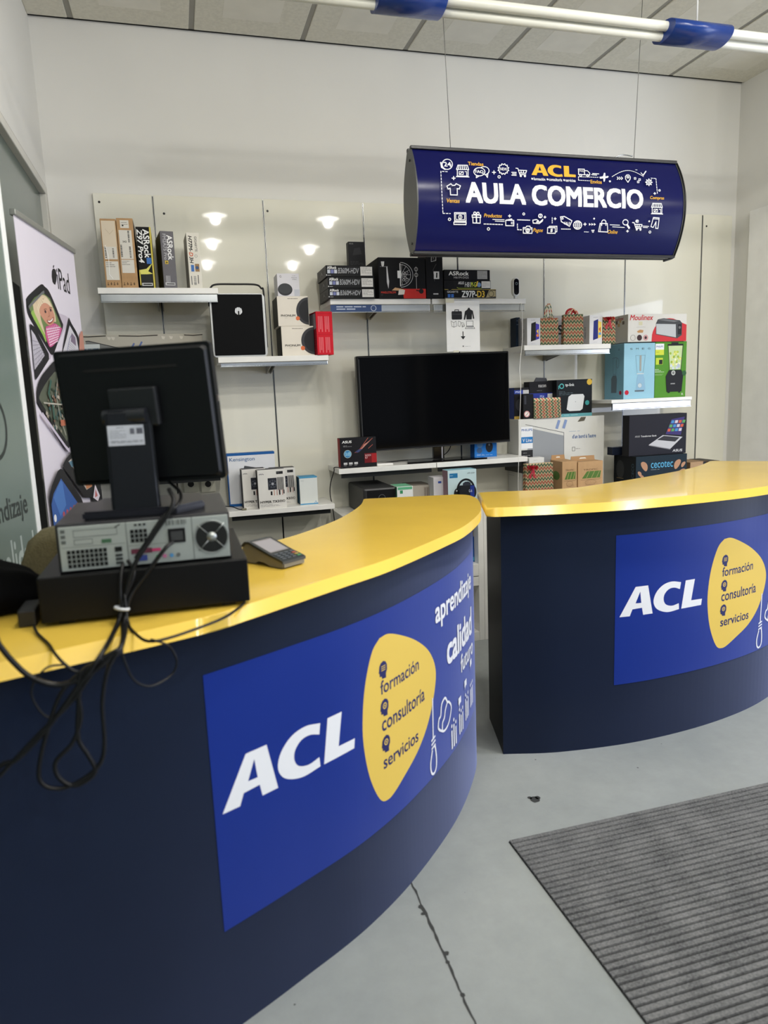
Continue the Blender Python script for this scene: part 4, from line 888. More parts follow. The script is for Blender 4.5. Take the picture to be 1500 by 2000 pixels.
# ================================================================== SHELF 7: coolers
c = px_carton('stand_box', 'tall white and blue carton marked Kensington, behind the cooler boxes', 'box', 449, 542, 884, 4.20, Z7, 0.055, (224, 226, 230), side=(30, 92, 160), top=(30, 92, 160))
g = c.front(); g.rect(0.0, 0.955, 1.0, 1.0, (30, 92, 160)); g.rect(0.0, 0.0, 0.02, 1.0, (30, 92, 160)); g.rect(0.0, 0.0, 1.0, 0.05, (30, 92, 160)); g.text('Kensington', 0.06, 0.83, 0.58, 0.92, (54, 100, 150), 0.005)
g.poly([(0.30, 0.60), (0.36, 0.76), (0.90, 0.66), (0.90, 0.60), (0.66, 0.62), (0.62, 0.55), (0.50, 0.64), (0.46, 0.5), (0.40, 0.70), (0.34, 0.5)], (74, 76, 80)); g.done('printed_artwork', c.o)
def cooler(pl, pr, pt, Y, label, rz=0, z=Z7):
    c = px_carton('cooler_box', label, 'box', pl, pr, pt, Y, z, 0.088, (222, 220, 214), side=(48, 48, 50), top=(70, 70, 72), rotz=rz, group='white HYPER TX3 cooler boxes')
    g = c.front(); g.rect(0.68, 0.87, 0.92, 0.94, (40, 40, 42)); g.scribble(0.70, 0.885, 0.90, 0.925, (150, 150, 150), 1, 0.0015, 2)
    for k in range(5): g.disc(0.07+0.035*k, 0.885+0.012*(k % 2), 0.02, (130, 130, 134), None, 6)
    g.rect(0.36, 0.48, 0.68, 0.78, (44, 46, 54)); g.disc(0.53, 0.63, 0.14, (70, 74, 84), None, 20)
    for k in range(7):
        a = 2*PI*k/7; g.poly([(0.53+0.03*math.cos(a), 0.63+0.03*math.sin(a)), (0.53+0.14*math.cos(a), 0.63+0.12*math.sin(a)), (0.53+0.13*math.cos(a+.45), 0.63+0.11*math.sin(a+.45))], (28, 30, 36))
    g.disc(0.53, 0.63, 0.045, (170, 172, 178)); g.ring(0.53, 0.63, 0.14, 0.001, (120, 124, 132))
    for k in range(6): g.rect(0.70+0.04*k, 0.46, 0.725+0.04*k, 0.79, ((90, 92, 96), (50, 50, 54))[k % 2])
    for k in range(4): g.rect(0.56+0.10*k, 0.33, 0.58+0.10*k, 0.47, ((196, 130, 110), (180, 110, 100))[k % 2])
    g.rect(0.44, 0.34, 0.50, 0.44, (30, 30, 34)); g.rect(0.74, 0.34, 0.79, 0.46, (30, 30, 34)); g.rect(0.90, 0.36, 0.94, 0.46, (30, 30, 34))
    g.text('HYPER TX3', 0.05, 0.145, 0.73, 0.205, (24, 24, 26), 0.03); g.text('EVO', 0.76, 0.145, 0.94, 0.205, (90, 84, 80), 0.03); g.scribble(0.06, 0.05, 0.75, 0.12, (130, 130, 130), 3, 0.001, 3)
    g.done('printed_artwork', c.o); return c
cooler(477, 523, 916, 4.07, 'white HYPER TX3 cooler box, leftmost of the three', math.radians(2))
cooler(532, 580, 914, 4.115, 'white HYPER TX3 cooler box, furthest right and half covered')
cooler(507, 561, 917, 3.965+0.05, 'white HYPER TX3 cooler box, frontmost of the three', math.radians(3))
c = px_carton('small_box', 'plain white and light blue box at the lowest shelf right end', 'box', 587, 622, 931, 4.06, Z7, 0.09, (216, 220, 216), side=(40, 84, 110), top=(60, 140, 180), rotz=math.radians(2))
g = c.front(); g.rect(0.0, 0.0, 1.0, 0.035, (50, 140, 190)); g.line([(0.8, 0.04), (0.87, 0.11), (0.93, 0.04)], 0.002, (50, 140, 190)); g.rect(0, 0.95, 1, 1, (70, 150, 190)); g.scribble(0.1, 0.84, 0.45, 0.88, (140, 150, 156), 1, 0.0015, 2); g.done('printed_artwork', c.o)

# ================================================================== BASE UNIT ITEMS, LEFT PART
ZU = UTOP+0.0005
t = empty('desktop_tower', (Xat(712, 3.90, ZU), 3.90, ZU), 'black desktop case lying under the television shelf behind the counter', 'computer')
tw = Xat(776, 3.90, ZU)-Xat(712, 3.90, ZU); th_ = Zat(953, Xat(740, 3.9, ZU), 3.90)-ZU
box('case', 0, tw, 0, 0.39, 0, th_, mat((40, 41, 42), 0.45), t, 0.012, smooth=False)
g = Art(tw, th_, lambda u, v, h: Vector((u, -h, v))); g.rect(0.10, 0.1, 0.95, 0.92, (14, 14, 16)); g.ring(0.55, 0.62, 0.10, 0.002, (110, 112, 114)); g.scribble(0.45, 0.3, 0.8, 0.5, (120, 120, 120), 3, 0.0015, 4); g.done('front_panel', t, 'glossy black front panel')
g = Art(tw, 0.39, lambda u, v, h: Vector((u, v, th_+h)))
for k in range(8): g.rect(0.25, 0.42+0.04*k, 0.8, 0.435+0.04*k, (24, 24, 25))
g.done('vent_slots', t)
c = px_carton('router_box', 'small white box with green top edge beside the black case', 'box', 777, 808, 950, 3.88, ZU, 0.14, (222, 224, 222), side=(60, 130, 96), top=(110, 176, 140))
g = c.front(); g.rect(0.05, 0.88, 0.95, 0.98, (92, 168, 128)); g.rect(0.18, 0.74, 0.36, 0.86, (60, 140, 96)); g.rect(0.4, 0.50, 0.75, 0.58, (206, 140, 110)); g.done('printed_artwork', c.o)
c = px_carton('grey_box', 'grey brown carton lying at the back between small boxes', 'box', 806, 845, 948, 4.06, ZU, 0.2, (168, 160, 150), side=(150, 142, 132))
g = c.front(); g.bars(0.6, 0.2, 0.95, 0.9, (120, 108, 100), 8, 4); g.done('printed_artwork', c.o)
c = px_carton('white_carton', 'plain pale lilac box with tiny blue mark, left of headphones box', 'box', 848, 873, 932, 3.98, ZU, 0.10, (206, 204, 208))
g = c.front(); g.rect(0.35, 0.80, 0.60, 0.87, (60, 84, 160)); g.done('printed_artwork', c.o)
c = px_carton('headphones_box', 'pale blue carton picturing black over-ear headphones, under the television shelf', 'box', 876, 931.5, 917.5, 3.90, ZU, 0.09, (190, 212, 216), side=(150, 120, 130), top=(130, 180, 196))
g = c.front(); g.rect(0.06, 0.80, 0.34, 0.92, (36, 110, 160)); g.scribble(0.08, 0.84, 0.30, 0.88, (206, 226, 236), 1, 0.002, 2); g.text('LIFE Q20+', 0.68, 0.88, 0.95, 0.92, (70, 80, 84), 0.005)
g.ring(0.62, 0.44, 0.30, 0.012, (28, 29, 32), 20, 0.30, 0.1, PI-0.1); g.disc(0.30, 0.38, 0.10, (34, 35, 38), 0.14); g.disc(0.92, 0.40, 0.07, (34, 35, 38), 0.14); g.disc(0.30, 0.46, 0.03, (200, 202, 204)); g.ring(0.36, 0.54, 0.04, 0.002, (60, 60, 60)); g.done('printed_artwork', c.o)
c = px_carton('cable_pack', 'small black hanging pack in front of the headphones box', 'pack', 899, 927, 948, 3.86, ZU, 0.02, (30, 32, 36), side=(24, 26, 40))
c.o.location.z = ZU
g = c.front(); g.rect(0.72, 0.1, 1.0, 0.98, (34, 52, 130)); g.text('G-6', 0.62, 0.70, 0.84, 0.82, (200, 206, 220), 0.01); g.scribble(0.1, 0.3, 0.55, 0.6, (110, 112, 118), 3, 0.001, 3); g.done('printed_artwork', c.o)
bm = bmesh.new(); hp = [(0.02, c.h), (c.w-0.02, c.h), (c.w-0.022, c.h+0.014), (c.w*0.6, c.h+0.022), (c.w*0.4, c.h+0.022), (0.022, c.h+0.014)]
prism(bm, hp, 0.002, 0.005, 0, 'Y'); finish('hang_tab', bm, mat((46, 50, 60), 0.3), c.o)

# ================================================================== BASE UNIT ITEMS, RIGHT PART
YV = 4.14
vx0 = 2.068; vx1 = Xat(1178.5, YV, ZU); vh = Zat(815, (vx0+vx1)/2, YV)-ZU
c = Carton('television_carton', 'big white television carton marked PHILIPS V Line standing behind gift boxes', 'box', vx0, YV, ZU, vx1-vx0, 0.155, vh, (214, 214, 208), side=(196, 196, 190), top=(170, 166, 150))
g = c.front(); g.poly([(0.10, 0.10), (0.52, 0.10), (0.52, 0.76), (0.10, 0.89)], (150, 154, 158)); g.poly([(0.10, 0.10), (0.52, 0.10), (0.52, 0.30), (0.36, 0.36), (0.22, 0.28), (0.10, 0.36)], (120, 124, 128)); g.poly([(0.16, 0.34), (0.40, 0.40), (0.50, 0.36), (0.44, 0.28), (0.2, 0.26)], (186, 190, 192)); g.line([(0.08, 0.93), (0.52, 0.80), (0.52, 0.1)], 0.003, (70, 72, 74))
g.rect(0.03, 0.62, 0.16, 0.90, (232, 234, 236)); g.text('PHILIPS', 0.035, 0.845, 0.155, 0.875, (40, 90, 160), 0.02); g.rect(0.03, 0.69, 0.16, 0.77, (40, 120, 186)); g.text('V Line', 0.045, 0.705, 0.15, 0.75, WHITE, 0.01); g.rect(0.03, 0.46, 0.16, 0.60, (40, 40, 42)); g.scribble(0.05, 0.48, 0.15, 0.58, (200, 200, 200), 3, 0.0015, 2)
g.text("d'un bord à l'autre", 0.62, 0.715, 0.90, 0.765, (40, 90, 150), 0.02); g.scribble(0.58, 0.79, 0.88, 0.83, (150, 170, 190), 1, 0.002, 2); g.line([(0.62, 0.55), (0.62, 0.60), (0.65, 0.60), (0.65, 0.55)], 0.002, (40, 40, 40), True); g.scribble(0.66, 0.565, 0.78, 0.59, (90, 90, 90), 1, 0.002, 2)
for x in (0.42, 0.50): g.poly([(x, 0.86), (x+0.03, 0.85), (x+0.06, 0.96), (x+0.03, 0.97)], (130, 150, 190))
g.poly([(0.68, 0.93), (0.72, 0.99), (0.78, 0.99), (0.76, 0.94)], (90, 84, 70)); g.done('printed_artwork', c.o)
g = c.left(); g.scribble(0.1, 0.25, 0.6, 0.40, (120, 120, 118), 5, 0.002, 5); g.done('side_print', c.o)
ZV = ZU+vh+0.0005
c = px_carton('access_point_box', 'black carton marked tp-link picturing a white square device', 'box', 1087, 1156, 741, 4.16, ZV, 0.12, (24, 28, 32), side=(18, 20, 24), top=(40, 42, 44))
g = c.front(); tq = (90, 190, 190); g.ring(0.14, 0.83, 0.055, 0.005, tq, 14); g.line([(0.06, 0.76), (0.06, 0.84)], 0.004, tq); g.text('tp-link', 0.24, 0.80, 0.49, 0.90, (226, 230, 230), 0.01)
g.scribble(0.07, 0.58, 0.45, 0.70, (120, 140, 150), 3, 0.0015, 2); g.poly([(p[0], p[1]) for p in rrect(0.0, 1.0, 0, 1, .2)] and [(0.28, 0.20), (0.33, 0.54), (0.42, 0.60), (0.74, 0.60), (0.78, 0.54), (0.73, 0.20), (0.66, 0.15), (0.36, 0.15)], (216, 218, 218)); g.disc(0.53, 0.40, 0.015, (180, 184, 186)); g.rect(0.0, 0.0, 1.0, 0.085, (96, 160, 168)); g.scribble(0.04, 0.02, 0.95, 0.07, (206, 226, 230), 1, 0.0015, 3)
g.disc(0.86, 0.36, 0.06, (60, 150, 150)); g.disc(0.92, 0.92, 0.075, (206, 170, 60)); g.done('printed_artwork', c.o)
t, bw, bh = gift_bag(1043, 1096, 777, 4.13, ZV, 0.07, 'landscape zigzag wrapped gift parcel lying on the television carton', paper=M_chev2)
bm = bmesh.new(); add_box(bm, 0.002, bw-0.002, 0.005, 0.065, 0.001, bh-0.001); finish('wrapped_content', bm, M_chev2, t)
c = px_carton('headset_box', 'black box with a blue band, marked nacon, above the zigzag parcel', 'box', 1034, 1083, 745, 4.215, ZV, 0.075, (26, 26, 30), side=(20, 20, 24))
g = c.front(); g.rect(0.0, 0.48, 1.0, 0.68, (36, 52, 140)); g.text('PS4', 0.42, 0.54, 0.58, 0.62, (170, 180, 220), 0.02); g.rect(0.72, 0.50, 0.98, 0.66, (196, 196, 196)); g.text('nacon', 0.36, 0.84, 0.66, 0.91, (196, 196, 196), 0.01); g.scribble(0.3, 0.72, 0.75, 0.78, (120, 120, 124), 1, 0.002, 2); g.disc(0.09, 0.40, 0.03, WHITE); g.done('printed_artwork', c.o)
bm = bmesh.new(); prism(bm, [(0.04, c.h), (c.w*0.75, c.h), (c.w*0.7, c.h+0.022), (0.055, c.h+0.026)], 0.01, 0.016, 0, 'Y'); finish('hang_tab', bm, mat((30, 30, 32), 0.4), c.o)
c = px_carton('headset_box', 'black controller box with a blue band marked PS5, left end of carton', 'box', 1004.5, 1033, 757, 4.20, ZV, 0.09, (30, 30, 34), side=(40, 60, 130))
g = c.front(); g.rect(0.0, 0.80, 1.0, 0.92, (40, 64, 150)); g.text('PS5', 0.1, 0.83, 0.45, 0.89, (190, 200, 230), 0.02); g.rect(0.6, 0.80, 1.0, 0.92, (190, 190, 190)); g.disc(0.4, 0.45, 0.3, (52, 54, 60), 0.2); g.disc(0.75, 0.5, 0.08, (90, 92, 98)); g.rect(0.0, 0.0, 0.7, 0.09, (180, 150, 70)); g.done('printed_artwork', c.o)
c = px_carton('headset_box', 'narrow black box with a round pink white seal beside the zigzag parcel', 'box', 1022, 1042, 770, 4.14, ZV, 0.05, (22, 22, 24))
g = c.front(); g.disc(0.36, 0.20, 0.28, (206, 150, 150)); g.disc(0.36, 0.20, 0.20, (226, 222, 216)); g.line([(0.26, 0.14), (0.5, 0.26)], 0.003, (150, 60, 60)); g.rect(0.1, 0.6, 0.3, 0.95, (50, 52, 60)); g.done('printed_artwork', c.o)

t, bw, bh = gift_bag(1027, 1081, 905, 3.90, ZU, 0.04, 'large square zigzag gift parcel with a coral bow behind the counter')
bm = bmesh.new(); add_box(bm, 0.002, bw-0.002, 0.004, 0.036, bh-0.006, bh-0.001); finish('wrapped_top', bm, M_chev, t)
ribbon_bow(t, bw*0.22, -0.008, bh*0.86, 0.036, M_pink)
c = px_carton('small_box', 'small white box peeping out above the square zigzag parcel', 'box', 1034, 1063, 894, 4.03, ZU, 0.06, (222, 222, 218))
g = c.front(); g.text('wifi 6', 0.3, 0.93, 0.8, 0.96, (150, 150, 150), 0.0) if False else g.scribble(0.3, 0.92, 0.85, 0.96, (150, 150, 150), 1, 0.0015, 2); g.done('printed_artwork', c.o)
def tropic(pl, pr, pt, Y, d, label, rz=0):
    c = px_carton('cardboard_pack', label, 'box', pl, pr, pt, Y, ZU, d, mat((190, 152, 108), 0.8, 0, 0.06, 25), side=mat((178, 142, 100), 0.8), rotz=rz, group='brown cartons with green print')
    g = c.front(); g.text('TROPIC', 0.22, 0.745, 0.80, 0.79, (110, 84, 56), 0.01); g.poly([(0.16, 0.52), (0.36, 0.72), (0.92, 0.72), (0.88, 0.52)], (86, 120, 54))
    for k in range(3): g.line([(0.34+0.2*k, 0.53), (0.46+0.2*k, 0.71)], 0.003, (180, 160, 110))
    g.line([(0.12, 0.48), (0.86, 0.48), (0.92, 0.52)], 0.0015, (110, 84, 56)); g.ring(0.5, 0.40, 0.22, 0.0012, (120, 92, 62), 20, 0.07); g.scribble(0.3, 0.32, 0.8, 0.44, (130, 100, 70), 3, 0.001, 2); g.done('printed_artwork', c.o)
    g = c.left(); g.disc(0.5, 0.6, 0.3, (86, 120, 54), 0.12); g.done('side_print', c.o)
    bm = bmesh.new(); prism(bm, [(0.002, c.h), (c.w-0.002, c.h), (c.w-0.006, c.h+0.028), (0.006, c.h+0.028)], d-0.008, d-0.005, 0, 'Y'); o = finish('hang_flap', bm, mat((176, 138, 96), 0.8), c.o)
    bm = bmesh.new(); prism(bm, [(c.w*.35, c.h+0.010), (c.w*.65, c.h+0.010), (c.w*.6, c.h+0.018), (c.w*.4, c.h+0.018)], d-0.0086, d-0.0081, 0, 'Y'); finish('hang_slot', bm, mat((226, 222, 210), 0.8), c.o)
    return c
tropic(1098, 1125.5, 901, 3.90, 0.17, 'brown carton with green print next to the square zigzag parcel', math.radians(-4))
tropic(1128.5, 1177, 901, 3.93, 0.10, 'brown carton with green awning print, right of its twin')
c5 = px_carton('foot_spa_box', 'large black carton marked cecotec with footprint pictures', 'box', 1241, 1340, 889, 3.89, ZU, 0.24, (30, 44, 54), side=(16, 20, 24), top=(22, 26, 30))
g = c5.front(); ft = (186, 140, 108)
g.text('cecotec', 0.29, 0.66, 0.72, 0.83, (90, 170, 210), 0.01); g.scribble(0.29, 0.60, 0.68, 0.63, (170, 186, 196), 1, 0.0015, 2)
for x, y, r, a in ((0.17, 0.72, 0.05, .4), (0.08, 0.52, 0.028, .4), (0.13, 0.42, 0.025, .4), (0.05, 0.33, 0.022, -.3), (0.80, 0.72, 0.05, -.4), (0.92, 0.70, 0.03, -.5), (0.88, 0.46, 0.05, -.6), (0.12, 0.22, 0.03, 0.2)):
    g.poly([(x+(r*1.1*math.cos(t_)*math.cos(a)-r*2.2*math.sin(t_)*math.sin(a))*(1+.25*math.sin(t_)), y+(r*1.1*math.cos(t_)*math.sin(a)+r*2.2*math.sin(t_)*math.cos(a))*1.3) for t_ in [2*PI*k/14 for k in range(14)]], ft)
g.rect(0.28, 0.05, 0.6, 0.36, (44, 56, 66)); g.done('printed_artwork', c5.o)
g = c5.left(); g.disc(0.3, 0.6, 0.18, (40, 42, 44), 0.26); g.text('CECO', 0.82, 0.4, 0.92, 0.8, (50, 74, 86), 0.02, 0, 90); g.line([(0.15, 0.35), (0.45, 0.35)], 0.004, (110, 96, 60)); g.done('side_print', c5.o)
ZC = ZU+c5.h+0.0005
c = px_carton('laptop_box', 'black carton picturing an open silver laptop, marked ASUS Transformer Book', 'box', 1228, 1338, 809, 3.93, ZC, 0.075, (38, 38, 46), side=(20, 20, 24), top=(26, 26, 28), rotz=math.radians(-1))
g = c.front(); g.poly([(0.60, 0.48), (0.72, 0.90), (0.99, 0.96), (0.92, 0.42)], (24, 24, 28)); g.poly([(0.63, 0.50), (0.73, 0.86), (0.96, 0.91), (0.90, 0.46)], (60, 50, 110))
for i in range(3):
    for j in range(4): g.poly([(0.66+0.065*j+0.03*i, 0.56+0.10*i), (0.71+0.065*j+0.03*i, 0.56+0.10*i), (0.72+0.065*j+0.03*i, 0.63+0.10*i), (0.67+0.065*j+0.03*i, 0.63+0.10*i)], ((200, 90, 60), (90, 160, 90), (70, 140, 200), (206, 200, 210))[(i+j) % 4])
g.poly([(0.34, 0.26), (0.58, 0.48), (0.93, 0.41), (0.72, 0.13)], (196, 196, 200)); g.poly([(0.48, 0.37), (0.60, 0.46), (0.88, 0.40), (0.80, 0.30)], (50, 50, 54)); g.poly([(0.34, 0.26), (0.72, 0.13), (0.72, 0.11), (0.34, 0.24)], (140, 140, 144))
g.text('ASUS', 0.10, 0.46, 0.18, 0.50, (200, 200, 200), 0); g.text('Transformer Book', 0.20, 0.46, 0.47, 0.50, (226, 226, 226), 0.02); g.text('ASUS', 0.76, 0.05, 0.93, 0.11, (220, 220, 222), 0.03, 0.1); g.done('printed_artwork', c.o)
c = px_carton('small_box', 'small dark blue box with grey lid beside the laptop carton', 'box', 1196, 1224, 873, 4.07, ZC, 0.06, (30, 38, 56), side=(24, 30, 44), top=(150, 152, 156))
c = px_carton('cardboard_box', 'low brown box with black tape, far right behind the counter', 'box', 1347, 1377, 902, 3.95, ZU, 0.2, (178, 146, 112), side=(150, 120, 90))
g = c.front(); g.rect(0.82, 0.0, 1.0, 1.0, (32, 32, 34)); g.scribble(0.84, 0.4, 0.98, 0.9, (170, 170, 170), 3, 0.002, 3); g.done('printed_artwork', c.o)
c = px_carton('cardboard_box', 'dark topped small brown box, furthest right behind the counter', 'box', 1383, 1404, 900, 4.05, ZU, 0.2, (140, 120, 100), side=(120, 100, 80), top=(60, 56, 52))

# boxes inside the storage unit, seen through the gap
bx0 = Xat(905, 3.9, 0.48); bx1 = UX[1]-0.0365
c = Carton('router_box', 'dark blue box with light blue swoosh in the storage unit opening', 'box', bx1-0.17, 3.90, 0.4785, 0.17, 0.25, 0.155, (24, 70, 140), side=(16, 40, 80), top=(30, 90, 160)); g = c.front()
g.rect(0, 0, 1, 0.52, (28, 80, 150)); g.poly([(0.2, 0.16), (1, 0.20), (1, 0.05), (0.2, 0.02)], (60, 150, 190)); g.rect(0.78, 0.08, 0.90, 0.20, (186, 196, 206)); g.rect(0.3, 0.5, 0.8, 0.7, (40, 50, 60)); g.done('printed_artwork', c.o)
c = Carton('router_box', 'navy box with blue waves and white label, stacked in storage unit', 'box', bx1-0.175, 3.905, 0.634, 0.17, 0.25, 0.10, (18, 44, 90), side=(16, 40, 80), top=(40, 120, 190)); g = c.front()
g.poly([(0, 0.45), (0.5, 0.62), (1, 0.70), (1, 0.98), (0, 0.98)], (40, 130, 200)); g.poly([(0, 0.62), (0.5, 0.75), (1, 0.80), (1, 0.88), (0.5, 0.84), (0, 0.72)], (90, 180, 226)); g.rect(0.62, 0.06, 0.88, 0.2, (220, 222, 220)); g.done('printed_artwork', c.o)
bm = bmesh.new(); bmesh.ops.create_icosphere(bm, subdivisions=3, radius=0.07)
rd = random.Random(9)
for v in bm.verts:
    n = math.sin(v.co.x*60)*math.cos(v.co.z*50+v.co.y*40)*0.006; v.co *= 1+n/0.07; v.co.z = max(v.co.z*1.15, -0.07)
o = finish('plastic_bag', bm, mat((206, 202, 190), 0.35, 0, 0.05, 12, 0.3), None, (1.545, 4.0, 0.126), smooth=True); tag(o, 'crumpled whitish plastic bag lying low inside the storage unit', 'bag')

# ================================================================== LEFT: television carton, sockets
px0 = Xat(163, 4.16, 1.2); px1 = Xat(413, 4.16, 1.2); pz1 = Zat(652, 0.0, 4.16)
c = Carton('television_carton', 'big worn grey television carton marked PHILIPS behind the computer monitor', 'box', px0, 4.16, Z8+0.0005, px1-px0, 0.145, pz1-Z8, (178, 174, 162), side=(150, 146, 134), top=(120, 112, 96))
g = c.front(); g.rect(0.07, 0.855, 0.21, 0.935, (200, 206, 206)); g.text('PHILIPS', 0.085, 0.875, 0.198, 0.905, (30, 84, 130), 0.02); g.poly([(0.11, 0.955), (0.13, 0.96), (0.50, 0.87), (0.62, 0.80), (0.62, 0.1), (0.11, 0.1)], (122, 124, 122)); g.rect(0.07, 0.855, 0.21, 0.935, (200, 206, 206)); g.text('PHILIPS', 0.085, 0.875, 0.198, 0.905, (30, 84, 130), 0.02); g.line([(0.11, 0.955), (0.13, 0.957), (0.50, 0.87)], 0.004, (50, 50, 52))
for x, y in ((0.43, 0.89), (0.49, 0.90), (0.44, 0.85), (0.50, 0.85)): g.poly([(x, y), (x+0.012, y-0.005), (x+0.045, y+0.045), (x+0.033, y+0.05)], (96, 112, 160))
for x0_, x1_ in ((0.0, 0.26), (0.36, 0.65), (0.86, 1.0)): g.line([(x0_, 0.99), ((x0_+x1_)/2, 0.986), (x1_, 0.991)], 0.005, (52, 48, 42))
for x in (0.27, 0.30, 0.68, 0.74, 0.82): g.poly([(x, 0.985), (x+0.03, 0.98), (x+0.02, 0.96), (x+0.005, 0.965)], (206, 202, 190))
g.done('printed_artwork', c.o)
for k, pxx in enumerate((372.5, 406)):
    x = Xat(pxx, WALLY, 1.03); z = Zat(947, x, WALLY)
    t = empty('wall_socket', (x, WALLY, z), ('left' if k == 0 else 'right')+'-hand white wall socket with dark round hole under the monitor', 'socket', 'pair of white wall sockets')
    box('plate', -0.042, 0.042, -0.012, -0.0005, -0.042, 0.042, mat((216, 214, 196), 0.4), t, 0.004)
    bm = bmesh.new(); add_cyl(bm, (0, -0.0115, 0.006), (0, -1, 0), 0.018, 0.018, 0.0015, 24); finish('socket_hole', bm, mat((20, 20, 20), 0.5), t)
t = empty('power_strip', (Xat(455, 4.05, Z7)+0.02, 4.03, Z7), 'black cord end lying on the lowest shelf beside the coolers', 'cord')
tube('cord', [(-0.06, 0.08, 0.02), (-0.02, 0.05, 0.018), (0.01, 0.01, 0.008), (0.03, 0.0, 0.006)], 0.003, M_cable, t)
bm = bmesh.new(); add_box(bm, 0.028, 0.055, -0.006, 0.008, 0.0008, 0.012, 0, 0.003); finish('plug', bm, mat((120, 116, 96), 0.5), t)
o = tube('hanging_cord', [(Xat(666, 4.0, 1.09)+.015, 4.015, 1.088), (Xat(655, 4.0, 1.09), 4.02, 1.094), (0.84, 4.04, 1.07), (0.825, 4.08, 1.0), (0.822, 4.1, 0.93), (0.838, 4.12, 0.84), (0.85, 4.14, 0.7), (0.853, 4.16, 0.4), (0.85, 4.18, 0.01)], 0.0028, M_cable)
o.parent = tvroot; o.matrix_parent_inverse = Matrix.Translation(-Vector(tvroot.location))
o = tube('camera_cord', [onY(1012, 583, 4.05), onY(1019, 600, 4.0), onY(1020, 660, 3.995), onY(1015, 720, 3.995), onY(1017, 760, 3.99), onY(1014, 850, 3.985), onY(1013, 900, 3.98), onY(1012, 950, 3.97), onY(1014, 985, 3.96)], 0.0018, M_white)
o.parent = camroot; o.matrix_parent_inverse = Matrix.Translation(-Vector(camroot.location))
o = box('shelf_hook', onY(1021, 900, 4.05).x-0.004, onY(1021, 900, 4.05).x+0.010, 4.03, 4.30, 0.975, 1.052, mat((34, 34, 36), 0.4)); tag(o, 'black bracket plate beneath the right end of the television shelf', 'bracket')
# ================================================================== HANGING SIGN
SX0, SX1 = 1.152, 2.614; SZ0, SZ1 = 2.170, 2.636; SYE = 3.40; BUL = 0.078
SH = SZ1-SZ0; SW = SX1-SX0
def bulge(v): return BUL*(1-(2*v/SH-1)**2)
sg = empty('hanging_sign', ((SX0+SX1)/2, SYE+0.02, SZ1), 'dark blue curved hanging sign reading AULA COMERCIO below the ceiling', 'sign')
def SL(x, y, z): return Vector((x-(SX0+SX1)/2, y-SYE-0.02, z-SZ1))
bm = bmesh.new(); n = 24
prof = [(SYE-bulge(SH*i/n), SZ0+SH*i/n) for i in range(n+1)]; back = [(SYE+0.045+bulge(SH*i/n), SZ0+SH*i/n) for i in range(n, -1, -1)]
def strip(bm, P, x0, x1, mi=0):
    A = [bm.verts.new(SL(x0, p[0], p[1])) for p in P]; B = [bm.verts.new(SL(x1, p[0], p[1])) for p in P]
    for i in range(len(P)-1): bm.faces.new((A[i], B[i], B[i+1], A[i+1])).material_index = mi
strip(bm, prof, SX0+0.003, SX1-0.003)
finish('sign_face', bm, mat((17, 20, 74), 0.22, 0, 0.0, spec=0.15), sg, smooth=True)
bm = bmesh.new(); strip(bm, back, SX0+0.003, SX1-0.003); finish('sign_back', bm, mat((24, 28, 92), 0.3, 0, 0.0), sg, smooth=True)
for x0, x1 in ((SX0-0.003, SX0+0.003), (SX1-0.003, SX1+0.003)):
    P = [(y-0.004, z) for y, z in prof]+[(y+0.004, z) for y, z in back]
    bm = bmesh.new(); prism(bm, [(SL(0, y, z).y, SL(0, y, z).z) for y, z in P], SL(x0, 0, 0).x, SL(x1, 0, 0).x, 0, 'X')
    e = finish('end_cap', bm, mat((74, 76, 74), 0.4, 0.2), sg)
    if x0 < 2:
        bm = bmesh.new()
        for zz in (SZ0+0.04, SZ1-0.05): add_cyl(bm, SL(x0-0.001, SYE+0.01, zz), (-1, 0, 0), 0.006, 0.005, 0.003, 12)
        finish('screw', bm, M_black, e)
o1 = SL(0, SYE-0.012, 0).y
for nm, za, zb in (('top_rail', SZ1-0.004, SZ1+0.012), ('bottom_rail', SZ0-0.012, SZ0+0.004)):
    bm = bmesh.new(); add_box(bm, -SW/2-0.004, SW/2+0.004, o1, o1+0.022, za-SZ1, zb-SZ1, 0, 0.003); add_box(bm, -SW/2-0.004, SW/2+0.004, o1+0.046, o1+0.068, za-SZ1, zb-SZ1, 0, 0.003)
    finish(nm, bm, mat((16, 16, 18), 0.3, 0.2), sg)
box('underside', -SW/2, SW/2, o1+0.02, o1+0.048, SZ0-0.004-SZ1, SZ0-SZ1, mat((170, 172, 170), 0.4, 0.3), sg)
tube('corner_seal', [SL(SX1+0.006, SYE-bulge(v)-0.004, SZ0+v) for v in [SH*i/12 for i in range(13)]], 0.005, M_black, sg)
tube('rail_hook', [SL(SX1+0.004, SYE-0.01, SZ0-0.002), SL(SX1-0.01, SYE+0.0, SZ0-0.012), SL(SX1-0.07, SYE-0.02, SZ0-0.028)], 0.006, M_black, sg)
def SGp(x, y):
    px = 760+0.4*x; py = 270+0.4*y; Y = SYE-BUL*0.7
    for _ in range(4):
        p = onY(px, py, Y); v = min(max(p.z-SZ0, 0), SH); Y = SYE-bulge(v)
    return (p.x-SX0, p.z-SZ0)
def signF(u, v, h):
    vv = min(max(v, 0), SH); return SL(SX0+u, SYE-bulge(vv)-h-0.0006, SZ0+v)
g = Art(1, 1, signF, None, 0.00006, 0.0003)
SWH = (232, 233, 236); GO = (226, 172, 60); LW = 0.0042
P = lambda *a: [SGp(x, y) for x, y in a]
def sline(pts, closed=False, wd=LW, col=SWH): g.line(P(*pts), wd, col, closed)
def sring(x, y, r, wd=LW, col=SWH, n=16): g.line([SGp(x+r*math.cos(2*PI*i/n), y+r*math.sin(2*PI*i/n)) for i in range(n+1)], wd, col)
